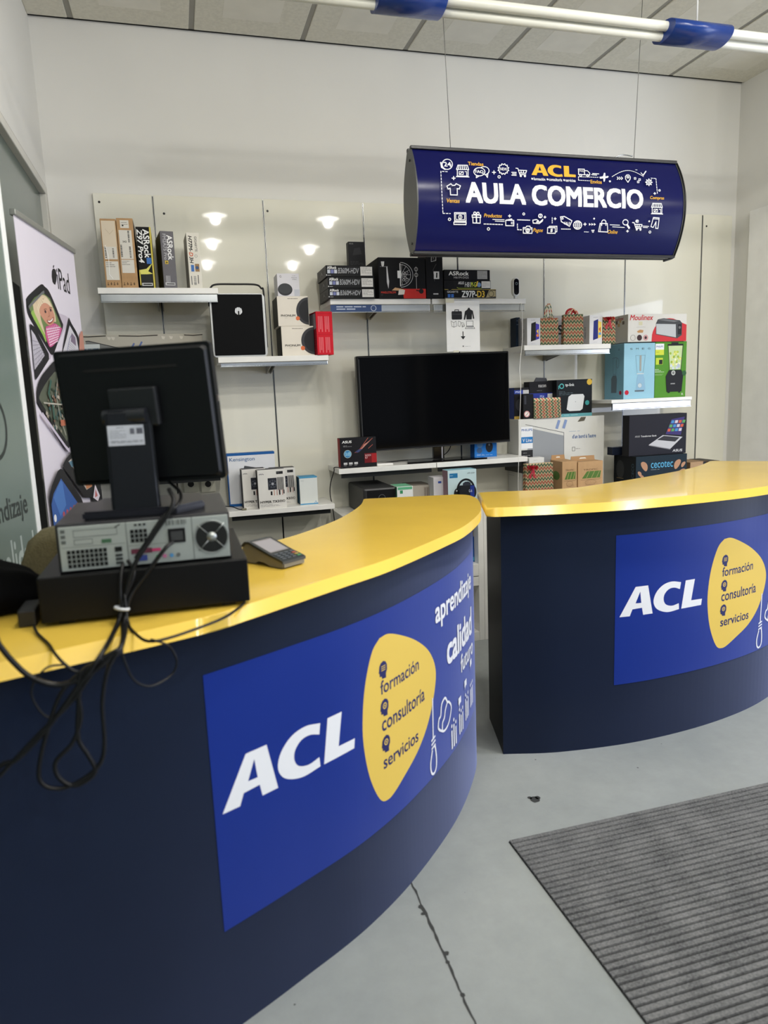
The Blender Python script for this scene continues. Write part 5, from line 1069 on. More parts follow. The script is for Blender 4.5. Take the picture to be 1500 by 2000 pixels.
def stext(t, xa, yb, xb, yt, col=SWH, bold=0.03, sh=0.0):
    a = SGp(xa, yb); b = SGp(xb, yt); g.text(t, a[0], a[1], b[0], b[1], col, bold, sh)
def plus(x, y, r=8): sline([(x-r, y), (x+r, y)]); sline([(x, y-r), (x, y+r)])
def dash(pts, seg=9, gap=6, wd=0.0035):
    for (xa, ya), (xb, yb) in zip(pts[:-1], pts[1:]):
        L = math.hypot(xb-xa, yb-ya); s = 0
        while s < L:
            e = min(L, s+seg); sline([(xa+(xb-xa)*s/L, ya+(yb-ya)*s/L), (xa+(xb-xa)*e/L, ya+(yb-ya)*e/L)], wd=wd); s = e+gap
stext('AULA COMERCIO', 378, 312, 1234, 254, SWH, 0.05)
a0 = SGp(695, 181); a1 = SGp(899, 136)
def acl(pt): return (a0[0]+(pt[0]-0.02)/0.417*(a1[0]-a0[0]), a0[1]+(pt[1]-0.558)/0.125*(a1[1]-a0[1]))
g.poly([acl(p) for p in G_A], GO, [[acl(p) for p in G_AH]]); g.poly([acl((p[0], p[1])) for p in G_C], GO); g.poly([acl(p) for p in G_L], GO)
for t_, xa, xb, y in (('formación', 706, 760, 203), ('consultoría', 781, 842, 206), ('servicios', 862, 908, 210)):
    stext(t_, xa, y+2, xb, y-9, SWH, 0.02); c_ = SGp(xa-8, y-5); g.disc(c_[0], c_[1], 0.005, SWH, 0.005, 10)
for t_, xa, yb, xb, yt in (('Tiendas', 387, 132, 457, 119), ('Ventas', 281, 314, 343, 297), ('Compras', 1274, 302, 1341, 285), ('Productos', 462, 386, 550, 371), ('Pagos', 700, 463, 751, 441), ('Online', 1065, 466, 1116, 449), ('Envíos', 983, 221, 1035, 206)):
    stext(t_, xa, yb, xb, yt, GO, 0.02, 0.15)
sring(283, 128, 25, n=20); stext('24', 268, 138, 299, 118); sline([(252, 120), (256, 142), (272, 152)], wd=.008)
for X_, Y_ in ((357, 160), (1305, 344)):
    s_ = 1.0 if X_ < 400 else 0.9
    Q = lambda x, y: (X_+x*s_, Y_+y*s_)
    sline([Q(-25, -4), Q(-25, 25), Q(27, 26), Q(27, -4)]); sline([Q(-30, 28), Q(32, 30)]); sline([Q(-22, -28), Q(24, -27), Q(30, -6), Q(-29, -7)], True)
    for k in range(-2, 3): sline([Q(k*8, -27), Q(k*10, -6)])
    sline([Q(-16, 4), Q(4, 4), Q(4, 18), Q(-16, 18)], True, .003); sline([Q(12, 4), Q(20, 4), Q(20, 25)], wd=.003); sline([Q(-14, 16), Q(0, 6)], wd=.003)
g.line([SGp(439+27*math.cos(a), 165+20*math.sin(a)) for a in [2*PI*i/20 for i in range(21)]], LW, SWH); sline([(425, 182), (424, 194), (438, 185)]); stext('FAQ', 421, 173, 457, 158)
g.line([SGp(462+24*math.cos(a), 160+20*math.sin(a)) for a in [-2.2+i*0.26 for i in range(15)]], LW, SWH); sline([(470, 180), (478, 193), (480, 176)])
plus(510, 168)
sline([(556+(27 if k % 2 else 21)*math.cos(PI*k/12), 152+(27 if k % 2 else 21)*math.sin(PI*k/12)) for k in range(24)], True); stext('NEW', 541, 158, 572, 146, SWH, 0.02)
for x, y, r in ((535, 190, 6), (293, 397, 6), (483, 444, 6), (655, 371, 5), (1270, 459, 5), (1317, 256, 4), (1075, 212, 3)): sring(x, y, r, wd=.0035, n=12)
for k in range(3): sline([(596+4*(k % 2), 168+7*k), (618, 169+7*k)])
def cart(x, y, s):
    sline([(x-30*s, y-20*s), (x-20*s, y-19*s), (x-10*s, y+12*s), (x+20*s, y+14*s)]); sline([(x-18*s, y-10*s), (x+25*s, y-8*s), (x+20*s, y+6*s), (x-13*s, y+4*s)])
    for k in (-4, 8): sline([(x+k*s, y-9*s), (x+(k+1)*s, y+5*s)])
    sring(x-5*s, y+20*s, 3.5*s, n=8); sring(x+16*s, y+21*s, 3.5*s, n=8)
cart(645, 167, 0.95)
sline([(921, 152), (950, 153), (951, 180), (922, 179)], True); sline([(951, 160), (965, 161), (976, 172), (976, 182), (951, 180)]); sring(932, 183, 5, n=10); sring(966, 184, 5, n=10); stext('FREE', 927, 166, 946, 158, SWH, 0)
sline([(990, 174), (1020, 176)]); sline([(985, 180), (1010, 182)]); dash([(921, 207), (921, 190), (1020, 193)], 6, 4, .003); dash([(921, 207), (975, 210)], 6, 4, .003)
g.poly(P((1022, 191), (1040, 188), (1045, 171), (1051, 172), (1052, 189), (1064, 186), (1068, 190), (1062, 196), (1052, 197), (1048, 214), (1043, 214), (1041, 198), (1026, 200)), SWH)
dash([(1084+152*i/16, 190-30*math.sin(PI*i/16)) for i in range(17)], 4, 3, .003)
for k in range(3): sline([(1108+10*k, 192), (1114+10*k, 198), (1108+10*k, 204)])
sline([(1160, 218), (1149, 202), (1148, 190), (1155, 182), (1165, 182), (1172, 191), (1171, 202)], True); sring(1160, 193, 4.5, n=10)
for x, y in ((1195, 199), (1210, 216), (1217, 205)): sline([(x-4, y-4), (x+4, y-4), (x+4, y+4), (x-4, y+4)], True, .003)
sline([(1224, 172), (1234, 184), (1248, 164)], wd=.005); sline([(1197, 157), (1205, 158)], wd=.003)
sring(1262, 218, 11, n=14); sring(1262, 218, 4.5, n=10)
for k in range(8): sline([(1262+11*math.cos(k*PI/4), 218+11*math.sin(k*PI/4)), (1262+16*math.cos(k*PI/4), 218+16*math.sin(k*PI/4))], wd=.006)
dash([(1272, 198), (1296, 200), (1303, 275)], 8, 5); plus(1290, 273, 5)
dash([(280, 167), (248, 165), (258, 370), (294, 371)], 9, 7); plus(310, 199)
sline([(297, 226), (304, 234), (316, 234), (322, 226), (343, 236), (337, 252), (327, 249), (328, 281), (295, 280), (293, 248), (283, 252), (277, 238)], True)
sline([(314, 367), (369, 368), (370, 408), (315, 407)], True); sline([(320, 373), (363, 374), (363, 401), (321, 400)], True, .003); sline([(311, 413), (371, 414), (370, 425), (311, 424)], True); sring(342, 388, 9, n=12, wd=.003); stext('$', 338, 394, 346, 382, SWH, 0.0)
sline([(400, 378), (441, 379), (442, 390), (400, 389)], True); sline([(403, 390), (404, 417), (439, 418), (439, 390)]); sline([(420, 379), (421, 417)], wd=.006); sring(413, 370, 6, n=10); sring(428, 371, 6, n=10)
dash([(457, 422), (548, 425)], 9, 5, .004); sline([(500, 400), (556, 402)], wd=.003); sline([(512, 408), (556, 410)], wd=.003); plus(582, 383, 6)
sline([(563, 404), (602, 405), (602, 431), (563, 430)], True); sline([(563, 404), (592, 398), (594, 404)]); sline([(590, 414), (603, 414), (603, 422), (590, 421)], True, .003)
dash([(620, 402), (680, 404)], 4, 3, .004); sring(731, 383, 9, n=12); stext('$', 727, 389, 735, 377, SWH, 0)
sline([(694, 404), (712, 401), (722, 407), (712, 413), (728, 413), (743, 400), (741, 408), (726, 420), (696, 418)], True); plus(753, 389, 5)
dash([(619, 422), (620, 450), (640, 451)], 7, 5, .004)
sline([(647, 440), (660, 440), (664, 433), (680, 433), (682, 441), (690, 441), (690, 468), (648, 467)], True); sring(669, 454, 9, n=12); sring(669, 454, 4, n=8, wd=.003); sline([(648, 447), (690, 448)], wd=.003)
sline([(766, 440), (803, 441), (803, 468), (765, 467)], True); sline([(771, 440), (774, 434), (811, 434), (811, 460), (803, 461)]); stext('$', 778, 463, 792, 446)
dash([(788, 392), (788, 418)], 6, 5, .004); plus(802, 397, 5)
sline([(828, 388), (847, 386), (884, 407), (872, 434), (832, 411)], True); sring(838, 396, 4, n=8, wd=.003)
a = SGp(846, 420); b = SGp(877, 400); g.text('SALE', a[0], a[1]-0.004, b[0], b[1]-0.012, SWH, 0.02)
dash([(832, 447), (876, 448)], 6, 4, .004)
sring(911, 428, 20, n=20); sline([(891, 428), (931, 428)], wd=.003); sline([(911, 408), (911, 448)], wd=.003); g.line([SGp(911+9*math.cos(q), 428+20*math.sin(q)) for q in [2*PI*i/16 for i in range(17)]], .003, SWH); sline([(895, 418), (927, 418)], wd=.003); sline([(895, 438), (927, 438)], wd=.003)
plus(947, 424, 6)
for k in range(3): g.poly(P((966+12*k, 418), (976+12*k, 425), (966+12*k, 431)), SWH)
plus(991, 397, 3); dash([(943, 461), (964, 462)], 4, 3, .003)
for k in range(3): sline([(978+2*k, 453+5*k), (992-2*k, 453+5*k)], wd=.003)
sline([(1020, 420), (1055, 421), (1057, 462), (1012, 460)], True); sline([(1028, 430), (1028, 410), (1034, 404), (1042, 404), (1048, 411), (1048, 430)]); sline([(1024, 424), (1020, 459)], wd=.003)
sline([(1068, 427), (1115, 429)], wd=.003); sline([(1080, 437), (1138, 440)], wd=.003); sring(1143, 415, 13, n=14); sline([(1151, 427), (1161, 443)], wd=.009); plus(1153, 458, 5)
cart(1202, 433, 0.85); stext('e', 1191, 416, 1207, 403, SWH, 0.04)
sline([(1222, 433), (1256, 435)], wd=.003); sline([(1228, 440), (1250, 441)], wd=.003); plus(1258, 410, 3)
sline([(1278, 392), (1306, 394), (1300, 445), (1289, 444), (1291, 412), (1277, 440), (1266, 436)], True); sline([(1278, 398), (1305, 400)], wd=.003)
vv = [SH*i/30 for i in range(1, 30)]
for v in vv:
    gg = g.b.verts[:]+g.b.edges[:]+g.b.faces[:]
    bmesh.ops.bisect_plane(g.b, geom=gg, plane_co=(0, v, 0), plane_no=(0, 1, 0), dist=1e-7)
o = g.done('sign_artwork', sg, 'white and gold lettering with shopping pictograms')
# suspension wires
for pt, pb, nm in (((865, 25), (880, 290), 'left'), ((1251, 70), (1238, 305), 'right')):
    b = onY(pb[0], pb[1], SYE+0.01); b.z = SZ1+0.012; a = onY(pt[0], pt[1], SYE+0.01); d = (a-b); top = b+d*((CEIL-0.006-b.z)/d.z)
    w0 = tube('suspension_wire', [SL(*b), SL(*top)], 0.0016, mat((120, 120, 116), 0.4, 0.5), sg, smooth_path=False)
    box('wire_clip', SL(*b).x-0.01, SL(*b).x+0.01, SL(*b).y-0.006, SL(*b).y+0.006, -0.002, 0.014, M_chrome, w0, 0.002)
tube('loose_cord', [SL(onY(1200, 306, SYE).x, SYE, SZ1+0.012), SL(onY(1215, 303, SYE).x, SYE, SZ1+0.028), SL(onY(1235, 305, SYE).x, SYE, SZ1+0.024)], 0.003, M_chrome, sg)

# ================================================================== LAMP RAIL UNDER THE CEILING
RZ = 3.0
ra = onZ(900, 18, RZ); rb = onZ(1300, 60, RZ); RY = (ra.y+rb.y)/2
t = empty('lamp_rail', (1.9, RY, RZ), 'long white double tube light rail with blue brackets near the ceiling', 'lamp rail')
def rail_y(py, px): return onZ(px, py, RZ).y
for dy, dz in ((-0.018, 0.012), (0.020, -0.012)):
    bm = bmesh.new(); add_cyl(bm, (-1.75, dy, dz), (1, 0, 0), 0.019, 0.019, 4.2, 24)
    o = finish('rail_tube', bm, mat((226, 226, 216), 0.22, 0, 0.01), t, smooth=False)
    for p in o.data.polygons: p.use_smooth = len(p.vertices) == 4
for pa, pb in ((733, 862), (1296, 1408)):
    x0 = Xat(pa, RY, RZ)-1.9; x1 = Xat(pb, RY, RZ)-1.9
    prof_ = [(0.080*math.cos(a), 0.040*math.sin(a)) for a in [2*PI*i/28 for i in range(28)]]
    bm = bmesh.new(); prism(bm, [(p[0]*(1 if p[0] > 0 else 1.0), p[1]) for p in prof_], x0, x1, 0, 'X')
    o = finish('blue_bracket', bm, mat((24, 56, 128), 0.25, 0, 0.02), t)
    for p in o.data.polygons: p.use_smooth = len(p.vertices) == 4
    tube('hanging_rod', [((x0+x1)/2+0.02, 0, 0.05), ((x0+x1)/2+0.02, 0, CEIL-RZ-0.006)], 0.004, M_white, o, smooth_path=False)

# ================================================================== LEFT BANNER, GLASS TOTEM
bA_ = Vector((-0.512, 2.954)); bB_ = Vector((-0.402, 3.655)); BH = 2.19
ang = math.atan2(bB_.y-bA_.y, bB_.x-bA_.x); BWD = (bB_-bA_).length
bn = empty('roll_up_banner', (bA_.x, bA_.y, 0), 'white roll-up banner with tablet pictures and the word iPad', 'banner', rotz=ang)
box('banner_base', -0.01, BWD+0.01, -0.09, 0.09, 0, 0.07, M_silver, bn, 0.01)
box('banner_cloth', 0, BWD, -0.001, 0.0015, 0.07, BH, mat((226, 220, 232), 0.5, 0, 0.015, 2), bn)
box('top_bar', -0.004, BWD+0.004, -0.010, 0.012, BH-0.004, BH+0.018, mat((150, 152, 148), 0.35, 0.5), bn, 0.003)
box('support_pole', BWD/2-0.01, BWD/2+0.01, 0.03, 0.05, 0.05, BH, M_silver, bn)
nrm = Vector((math.sin(ang), -math.cos(ang)))
def BG(x, y):
    """a point of the cropped photo (0..595 x 0..2000 of the left strip) -> banner (u, v)"""
    px = x*220/595.0; py = 380+y*0.37
    d = ray(px, py); D2 = Vector((d.x, d.y)); e = (bB_-bA_).normalized()
    # t*D2 = bA_ + u*e
    det = D2.x*(-e.y)+e.x*D2.y
    tt = (bA_.x*(-e.y)+e.x*bA_.y)/det; q = D2*tt-bA_
    return (q.dot(e)/BWD, (CAMH+d.z*tt)/BH)
g = Art(BWD, BH, lambda u, v, h: Vector((u, -0.001-h, v)), step=0.00008)
B_ = lambda *a: [BG(x, y) for x, y in a]
Bs = lambda *a: [BG(p.x, p.y) for p in crom([Vector(q) for q in a]+[Vector(a[0])], 4)[:-1]]
KB = (34, 34, 38)
g.poly(B_((283, 390), (292, 398), (298, 425), (296, 455), (290, 476), (284, 474), (276, 462), (271, 432), (272, 404), (277, 392)), KB)
g.poly(B_((277, 385), (280, 372), (284, 374), (282, 388)), KB)
q0 = BG(303, 500); q1 = BG(368, 512); q2 = BG(368, 425)
g.text('iPad', q0[0]+0.012, (BG(303, 497)[1]), q1[0], (BG(303, 388)[1]), KB, 0.005)
def tablet(quad, screen, sc, r=None):
    qc = crom([Vector(p) for p in quad+[quad[0]]], 6); g.poly(B_(*[(p.x, p.y) for p in qc[:-1]]), KB)
    g.poly(B_(*screen), sc)
g.poly(B_((140, 560), (150, 640), (250, 860), (262, 872), (350, 690), (358, 650), (345, 640)), (200, 190, 206))
# tablet with the photo of a person
g.poly(Bs((134, 552), (150, 530), (205, 480), (222, 474), (232, 484), (262, 520), (320, 660), (330, 700), (300, 790), (282, 838), (270, 846), (255, 828), (180, 700), (142, 625)), KB)
g.poly(B_((146, 590), (178, 545), (220, 515), (262, 550), (315, 680), (322, 700), (300, 770), (262, 805), (225, 745), (175, 650)), (112, 134, 84))
g.poly(Bs((160, 625), (176, 610), (200, 650), (236, 735), (240, 780), (222, 740), (180, 665)), (150, 186, 90))
g.poly(Bs((170, 580), (182, 556), (206, 534), (232, 532), (256, 556), (276, 596), (290, 640), (292, 672), (276, 660), (262, 600), (236, 580), (214, 600), (212, 650), (226, 700), (236, 740), (220, 712), (196, 660), (178, 620)), (214, 194, 164))
g.poly(Bs((205, 602), (222, 574), (246, 572), (270, 598), (285, 640), (283, 672), (268, 692), (246, 684), (224, 656), (208, 628)), (204, 148, 124))
g.poly(Bs((196, 560), (222, 540), (250, 556), (270, 596), (246, 576), (224, 574), (206, 602), (208, 640), (194, 600)), (228, 210, 182))
for k in range(5): g.line(B_((190+7*k, 566-5*k), (204+5*k, 610-14*k), (206+6*k, 640-24*k)), 0.003, (190, 164, 130))
g.poly(Bs((244, 662), (262, 662), (278, 646), (276, 668), (262, 682), (250, 678)), (150, 70, 66)); g.poly(Bs((248, 665), (262, 665), (275, 651), (273, 664), (261, 674), (251, 671)), (238, 232, 226))
for x, y in ((236, 618), (264, 610)): c_ = BG(x, y); g.disc(c_[0], c_[1], 0.014, (70, 60, 64), 0.0028, 10); g.line(B_((x-8, y-11), (x+2, y-15), (x+7, y-12)), 0.003, (140, 106, 82))
g.line(B_((253, 618), (258, 640), (250, 645)), 0.003, (172, 112, 94))
g.poly(Bs((238, 696), (262, 690), (286, 680), (312, 700), (322, 712), (300, 770), (262, 806), (246, 775), (236, 740)), (206, 90, 146))
for k in range(7):
    g.line(B_((242+8*k, 706-3*k), (262+6*k, 795-14*k)), 0.0045, (236, 206, 224)); g.line(B_((240+3*k, 712+14*k), (312-2*k, 700+12*k)), 0.0045, (236, 206, 224))
g.line(B_((146, 594), (152, 588), (216, 520), (226, 514)), 0.010, (110, 112, 114))
# second tablet to the right with a document
g.poly(Bs((358, 648), (372, 680), (405, 740), (418, 800), (424, 900), (370, 1000), (300, 900), (320, 850), (335, 760)), KB)
g.poly(B_((362, 690), (398, 755), (412, 830), (420, 880), (360, 900), (320, 850), (345, 760)), (208, 206, 214)); g.poly(B_((372, 730), (392, 755), (396, 800), (368, 775)), (130, 116, 136)); g.line(B_((348, 830), (362, 760), (370, 745)), 0.004, (90, 96, 150))
for k in range(4): g.line(B_((350+4*k, 810-10*k), (382+3*k, 830-6*k)), 0.002, (150, 150, 160))
g.poly(B_((424, 720), (438, 730), (446, 900), (424, 900), (412, 830), (414, 740)), (196, 140, 124))
# keyboard tablet lower left
g.poly(B_((150, 680), (176, 700), (250, 840), (252, 870), (195, 960), (180, 980)), KB)
g.poly(B_((156, 712), (176, 740), (228, 850), (176, 925)), (196, 192, 204))
for k in range(6):
    g.line(B_((160+10*k, 740+17*k), (172+8*k, 925-9*k)), 0.003, (150, 146, 160)); g.line(B_((162+3*k, 770+26*k), (196+6*k, 780+12*k)), 0.003, (150, 146, 160))
# map tablet
g.poly(Bs((270, 885), (300, 890), (420, 1060), (440, 1130), (360, 1330), (344, 1340), (326, 1325), (200, 1120), (188, 1080), (188, 1020), (210, 960)), KB)
g.poly(Bs((280, 935), (330, 960), (410, 1090), (352, 1285), (330, 1280), (212, 1105), (200, 1060), (240, 985)), (92, 98, 84))
rd = random.Random(12)
for k in range(150):
    x = rd.uniform(215, 380); y = rd.uniform(960, 1250); 
    if abs(x-290)/90+abs(y-1110)/160 < 1.0:
        s_ = rd.uniform(4, 11); g.poly(B_((x, y), (x+s_, y+s_*1.2), (x+s_*.8, y+s_*3), (x-s_*.3, y+s_*1.8)), rd.choice(((150, 140, 124), (60, 74, 60), (176, 168, 156), (120, 92, 76), (60, 90, 92))))
g.line(B_((250, 985), (238, 1050), (262, 1120), (268, 1180)), 0.016, (60, 96, 86)); g.line(B_((212, 1100), (260, 1105), (320, 1110), (380, 1080)), 0.006, (180, 176, 164)); g.line(B_((285, 960), (278, 1060), (300, 1180), (330, 1270)), 0.005, (180, 176, 164)); g.poly(B_((300, 1190), (330, 1190), (334, 1220), (304, 1222)), (186, 110, 84))
g.line(B_((205, 1160), (330, 1335), (345, 1350), (360, 1345)), 0.014, (206, 196, 214))
# lower tablets
g.poly(B_((372, 1345), (330, 1395), (312, 1430), (322, 1450), (430, 1600), (560, 1600), (480, 1480)), KB); g.poly(B_((385, 1370), (342, 1410), (352, 1420), (440, 1560), (470, 1540)), (190, 180, 170)); g.poly(B_((345, 1412), (372, 1400), (380, 1430), (360, 1440)), (90, 130, 150)); g.poly(B_((420, 1480), (450, 1460), (470, 1540), (440, 1556)), (196, 130, 90))
g.poly(B_((300, 1448), (285, 1460), (252, 1540), (243, 1590), (250, 1760), (470, 1760), (410, 1600), (316, 1456)), KB); g.poly(B_((302, 1500), (262, 1580), (250, 1640), (255, 1760), (430, 1760), (400, 1640)), (60, 96, 164)); g.poly(B_((300, 1510), (310, 1520), (330, 1640), (300, 1700), (262, 1600)), (78, 122, 190)); 
for k in range(5): c_ = BG(318+18*k, 1690-12*k); g.disc(c_[0], c_[1], 0.02, (180, 84, 96), 0.006, 8)
c_ = BG(271, 1710); g.disc(c_[0], c_[1], 0.022, (236, 238, 244), 0.007, 12)
g.poly(B_((480, 1500), (520, 1560), (560, 1640), (470, 1640)), KB); g.poly(B_((484, 1530), (510, 1590), (500, 1620), (474, 1600)), (226, 216, 226)); g.poly(B_((486, 1555), (498, 1590), (484, 1600)), (196, 110, 110))
# trim whatever the picture carries past the cloth edges
for co, no in (((BWD-0.001, 0, 0), (1, 0, 0)), ((0.001, 0, 0), (-1, 0, 0)), ((0, 0.08, 0), (0, -1, 0))):
    gg = g.b.verts[:]+g.b.edges[:]+g.b.faces[:]
    bmesh.ops.bisect_plane(g.b, geom=gg, plane_co=co, plane_no=no, dist=1e-7, clear_outer=True)
g.done('banner_print', bn, 'printed tablet computers showing a person, a map and keys')

# made-up black board, put in to darken the gap beside the banner
gx = -0.5595
o = box('gap_board', -0.568, -0.507, 2.68, 2.89, 0, 1.93, mat((6, 8, 7), 0.7, 0, 0.0, spec=0.08), bevel=0.003); tag(o, 'tall black board added to fill the dark gap beside the banner', 'filler board')

TR = Vector((Xat(76, 2.60, 1.1), 2.60)); TLn = 0.42; ta = math.radians(80)
td = Vector((math.cos(ta), math.sin(ta))); TA = TR-td*TLn
tt_ = empty('display_panel', (TA.x, TA.y, 0), 'grey green glossy display panel with bright white edge at the far left', 'display panel', rotz=ta)
TH = 2.36
box('panel_face', 0, TLn-0.03, -0.004, 0.006, 0.02, TH, mat((104, 118, 112), 0.2, 0, 0.05, 1.5), tt_)
box('panel_edge', TLn-0.03, TLn, -0.008, 0.010, 0.0, TH, mat((236, 238, 238), 0.3), tt_, 0.002)
box('panel_foot', 0.0, TLn, -0.03, 0.03, 0, 0.02, M_silver, tt_, 0.003)
g = Art(1, 1, lambda u, v, h: Vector((u, -0.004-h, v)))
def PG(px, py):
    d = ray(px, py); D2 = Vector((d.x, d.y)); det = D2.x*(-td.y)+td.x*D2.y
    k = (TA.x*(-td.y)+td.x*TA.y)/det; q = D2*k-TA; return (q.dot(td), CAMH+d.z*k)
dk = (52, 58, 56); wt = (158, 168, 164)
a = PG(0, 1023); b = PG(52, 1000); hN = PG(6, 985)[1]-PG(6, 1020)[1]
pitch_ = (b[0]-a[0])/4.6
g.text('aprendizaje', b[0]-pitch_*8.2, b[1]-0.022, b[0], b[1]+hN*1.25, dk, 0.02)
def clipped(g, name, lab):
    for co, no in (((TLn-0.032, 0, 0), (1, 0, 0)), ((0.002, 0, 0), (-1, 0, 0))):
        gg = g.b.verts[:]+g.b.edges[:]+g.b.faces[:]
        bmesh.ops.bisect_plane(g.b, geom=gg, plane_co=co, plane_no=no, dist=1e-7, clear_outer=True)
    g.done(name, tt_, lab)
clipped(g, 'lettering', 'dark grey word aprendizaje')
g = Art(1, 1, lambda u, v, h: Vector((u, -0.004-h, v)))
g.text('calidad', b[0]-pitch_*5.6, b[1]-hN*3.9, b[0]+0.02, b[1]-hN*1.25, wt, 0.02)
clipped(g, 'lettering', 'pale grey word calidad')
g = Art(1, 1, lambda u, v, h: Vector((u, -0.004-h, v)))
c0 = PG(-16, 835); c1 = PG(9, 835); c2 = PG(-16, 772); g.ring(c0[0], c0[1], c1[0]-c0[0], 0.013, dk, 30, c2[1]-c0[1], -PI/2, PI/2)
clipped(g, 'dark_arc', 'dark curved arc')

# ================================================================== CHAIR BEHIND THE COUNTER
ch = empty('office_chair', (-0.21, 2.24, 0), 'olive brown fabric office chair tucked behind the left counter', 'chair')
bm = bmesh.new(); nx, nz_ = 18, 14
def chp(u, v, off):
    x = (u-0.5)*0.56; edge = (1-abs(2*u-1)**8.0)**0.5 if abs(2*u-1) < 1 else 0
    zt = 0.66+0.512*max(0.02, edge)*1.0; z = 0.66+(zt-0.66)*v
    return Vector((x, -0.10+0.05*math.cos((u-0.5)*PI)*-1+off, z))
for off in (-0.0, 0.05):
    pass
grid = {}
for s_, off in ((0, 0.0), (1, 0.055)):
    for i in range(nx+1):
        for j in range(nz_+1): grid[s_, i, j] = bm.verts.new(chp(i/nx, j/nz_, off))
for i in range(nx):
    for j in range(nz_):
        bm.faces.new((grid[0, i, j], grid[0, i+1, j], grid[0, i+1, j+1], grid[0, i, j+1])); bm.faces.new((grid[1, i, j], grid[1, i, j+1], grid[1, i+1, j+1], grid[1, i+1, j]))
for i in range(nx):
    for j in (0, nz_): bm.faces.new((grid[0, i, j], grid[0, i+1, j], grid[1, i+1, j], grid[1, i, j]))
for j in range(nz_):
    for i in (0, nx): bm.faces.new((grid[0, i, j], grid[0, i, j+1], grid[1, i, j+1], grid[1, i, j]))
finish('backrest', bm, mat((104, 98, 72), 0.9, 0, 0.15, 160, 0.3), ch, smooth=True)
box('seat', -0.24, 0.24, -0.06, 0.40, 0.44, 0.52, mat((104, 98, 72), 0.9, 0, 0.15, 160, 0.3), ch, 0.03)
box('back_bracket', -0.03, 0.03, -0.10, -0.07, 0.46, 0.80, M_black, ch, 0.005)
bm = bmesh.new(); add_cyl(bm, (0, 0.15, 0.08), (0, 0, 1), 0.025, 0.025, 0.36, 16); finish('gas_column', bm, M_chrome, ch)
for k in range(5):
    a_ = 2*PI*k/5+0.3; e_ = Vector((0.24*math.cos(a_), 0.15+0.24*math.sin(a_), 0.06))
    lg = tube('base_leg', [(0, 0.15, 0.10), tuple(e_)], 0.016, M_black, ch, smooth_path=False)
    bm = bmesh.new(); add_cyl(bm, (e_.x-0.012, e_.y, 0.0275), (1, 0, 0), 0.027, 0.027, 0.024, 16); finish('castor', bm, M_black, lg)

# ================================================================== ON THE LEFT COUNTER
CT = 1.0565
dr = empty('cash_drawer', (-0.303, 1.535, CT), 'wide black metal cash drawer on the left counter under the computer', 'cash drawer')
DW, DD, DH = 0.421, 0.40, 0.1035
box('drawer_case', 0, DW, 0, DD, 0.008, DH, mat((9, 9, 10), 0.4, 0.0, 0.04, 6, spec=0.25), dr, 0.003)
for x in (0.03, DW-0.06):
    for y in (0.02, DD-0.05): box('rubber_foot', x, x+0.03, y, y+0.03, 0, 0.008, M_black, dr)
box('drawer_front', 0.004, DW-0.004, DD, DD+0.006, 0.02, DH-0.006, M_black, dr, 0.002)
# desktop computer
PZ = CT+DH+0.0005; PW, PD, PH = 0.350, 0.34, 0.102
pc = empty('desktop_computer', (-0.2625, 1.558, PZ), 'flat black desktop computer with grey rear panel, lying on the cash drawer', 'computer')
box('case', 0, PW, 0.004, PD, 0.0, PH, mat((38, 38, 42), 0.35, 0, 0.05), pc, 0.003)
box('rear_panel', 0.006, PW-0.004, -0.002, 0.004, 0.004, PH-0.006, mat((168, 175, 172), 0.4, 0.35), pc, 0.001)
g = Art(PW, PH, lambda u, v, h: Vector((u, -0.0022-h, v))); dkk = (18, 20, 20)
g.rect(0.39, 0.06, 0.395, 0.95, (110, 116, 114)); g.rect(0.77, 0.05, 0.775, 0.95, (110, 116, 114)); g.rect(0.03, 0.52, 0.38, 0.53, (120, 126, 122))
g.line([(0.10, 0.72), (0.34, 0.72), (0.34, 0.86), (0.10, 0.86)], 0.0012, (110, 116, 112), True); g.line([(0.10, 0.57), (0.20, 0.57), (0.20, 0.67), (0.10, 0.67)], 0.0012, (110, 116, 112), True); g.line([(0.33, 0.86), (0.36, 0.92)], 0.002, dkk)
for k in range(3): g.rect(0.03, 0.60+0.11*k, 0.055, 0.67+0.11*k, (90, 96, 94))
g.rect(0.25, 0.56, 0.305, 0.64, (66, 100, 76))
for i in range(9):
    for j in range(4): g.rect(0.055+0.025*i, 0.10+0.095*j, 0.074+0.025*i, 0.175+0.095*j, dkk)
g.rect(0.32, 0.36, 0.36, 0.46, dkk)
for j in range(3): g.rect(0.32, 0.10+0.08*j, 0.36, 0.15+0.08*j, (50, 54, 54))
for i in range(4):
    for j in range(3): g.rect(0.415+0.025*i, 0.52+0.095*j, 0.434+0.025*i, 0.595+0.095*j, dkk)
for i in range(3): g.rect(0.44+0.025*i, 0.86, 0.455+0.025*i, 0.9, dkk)
g.rect(0.41, 0.28, 0.53, 0.38, (100, 50, 66)); g.rect(0.45, 0.12, 0.50, 0.24, (60, 74, 140)); g.rect(0.53, 0.30, 0.58, 0.36, (190, 60, 110)); 
for i in range(4): g.disc(0.56+0.04*i, 0.18, 0.012, ((80, 160, 110), (190, 110, 150), (80, 140, 190), (100, 104, 102))[i])
g.rect(0.63, 0.44, 0.73, 0.74, (20, 20, 22)); g.rect(0.645, 0.49, 0.715, 0.68, (60, 62, 64)); g.bars(0.62, 0.82, 0.74, 0.92, (110, 116, 114), 12, 5)
g.disc(0.885, 0.50, 0.095, (30, 32, 32)); g.rect(0.40, 0.45, 0.62, 0.46, (120, 126, 124)); g.done('rear_ports', pc, 'ports, vents and sockets')
bm = bmesh.new()
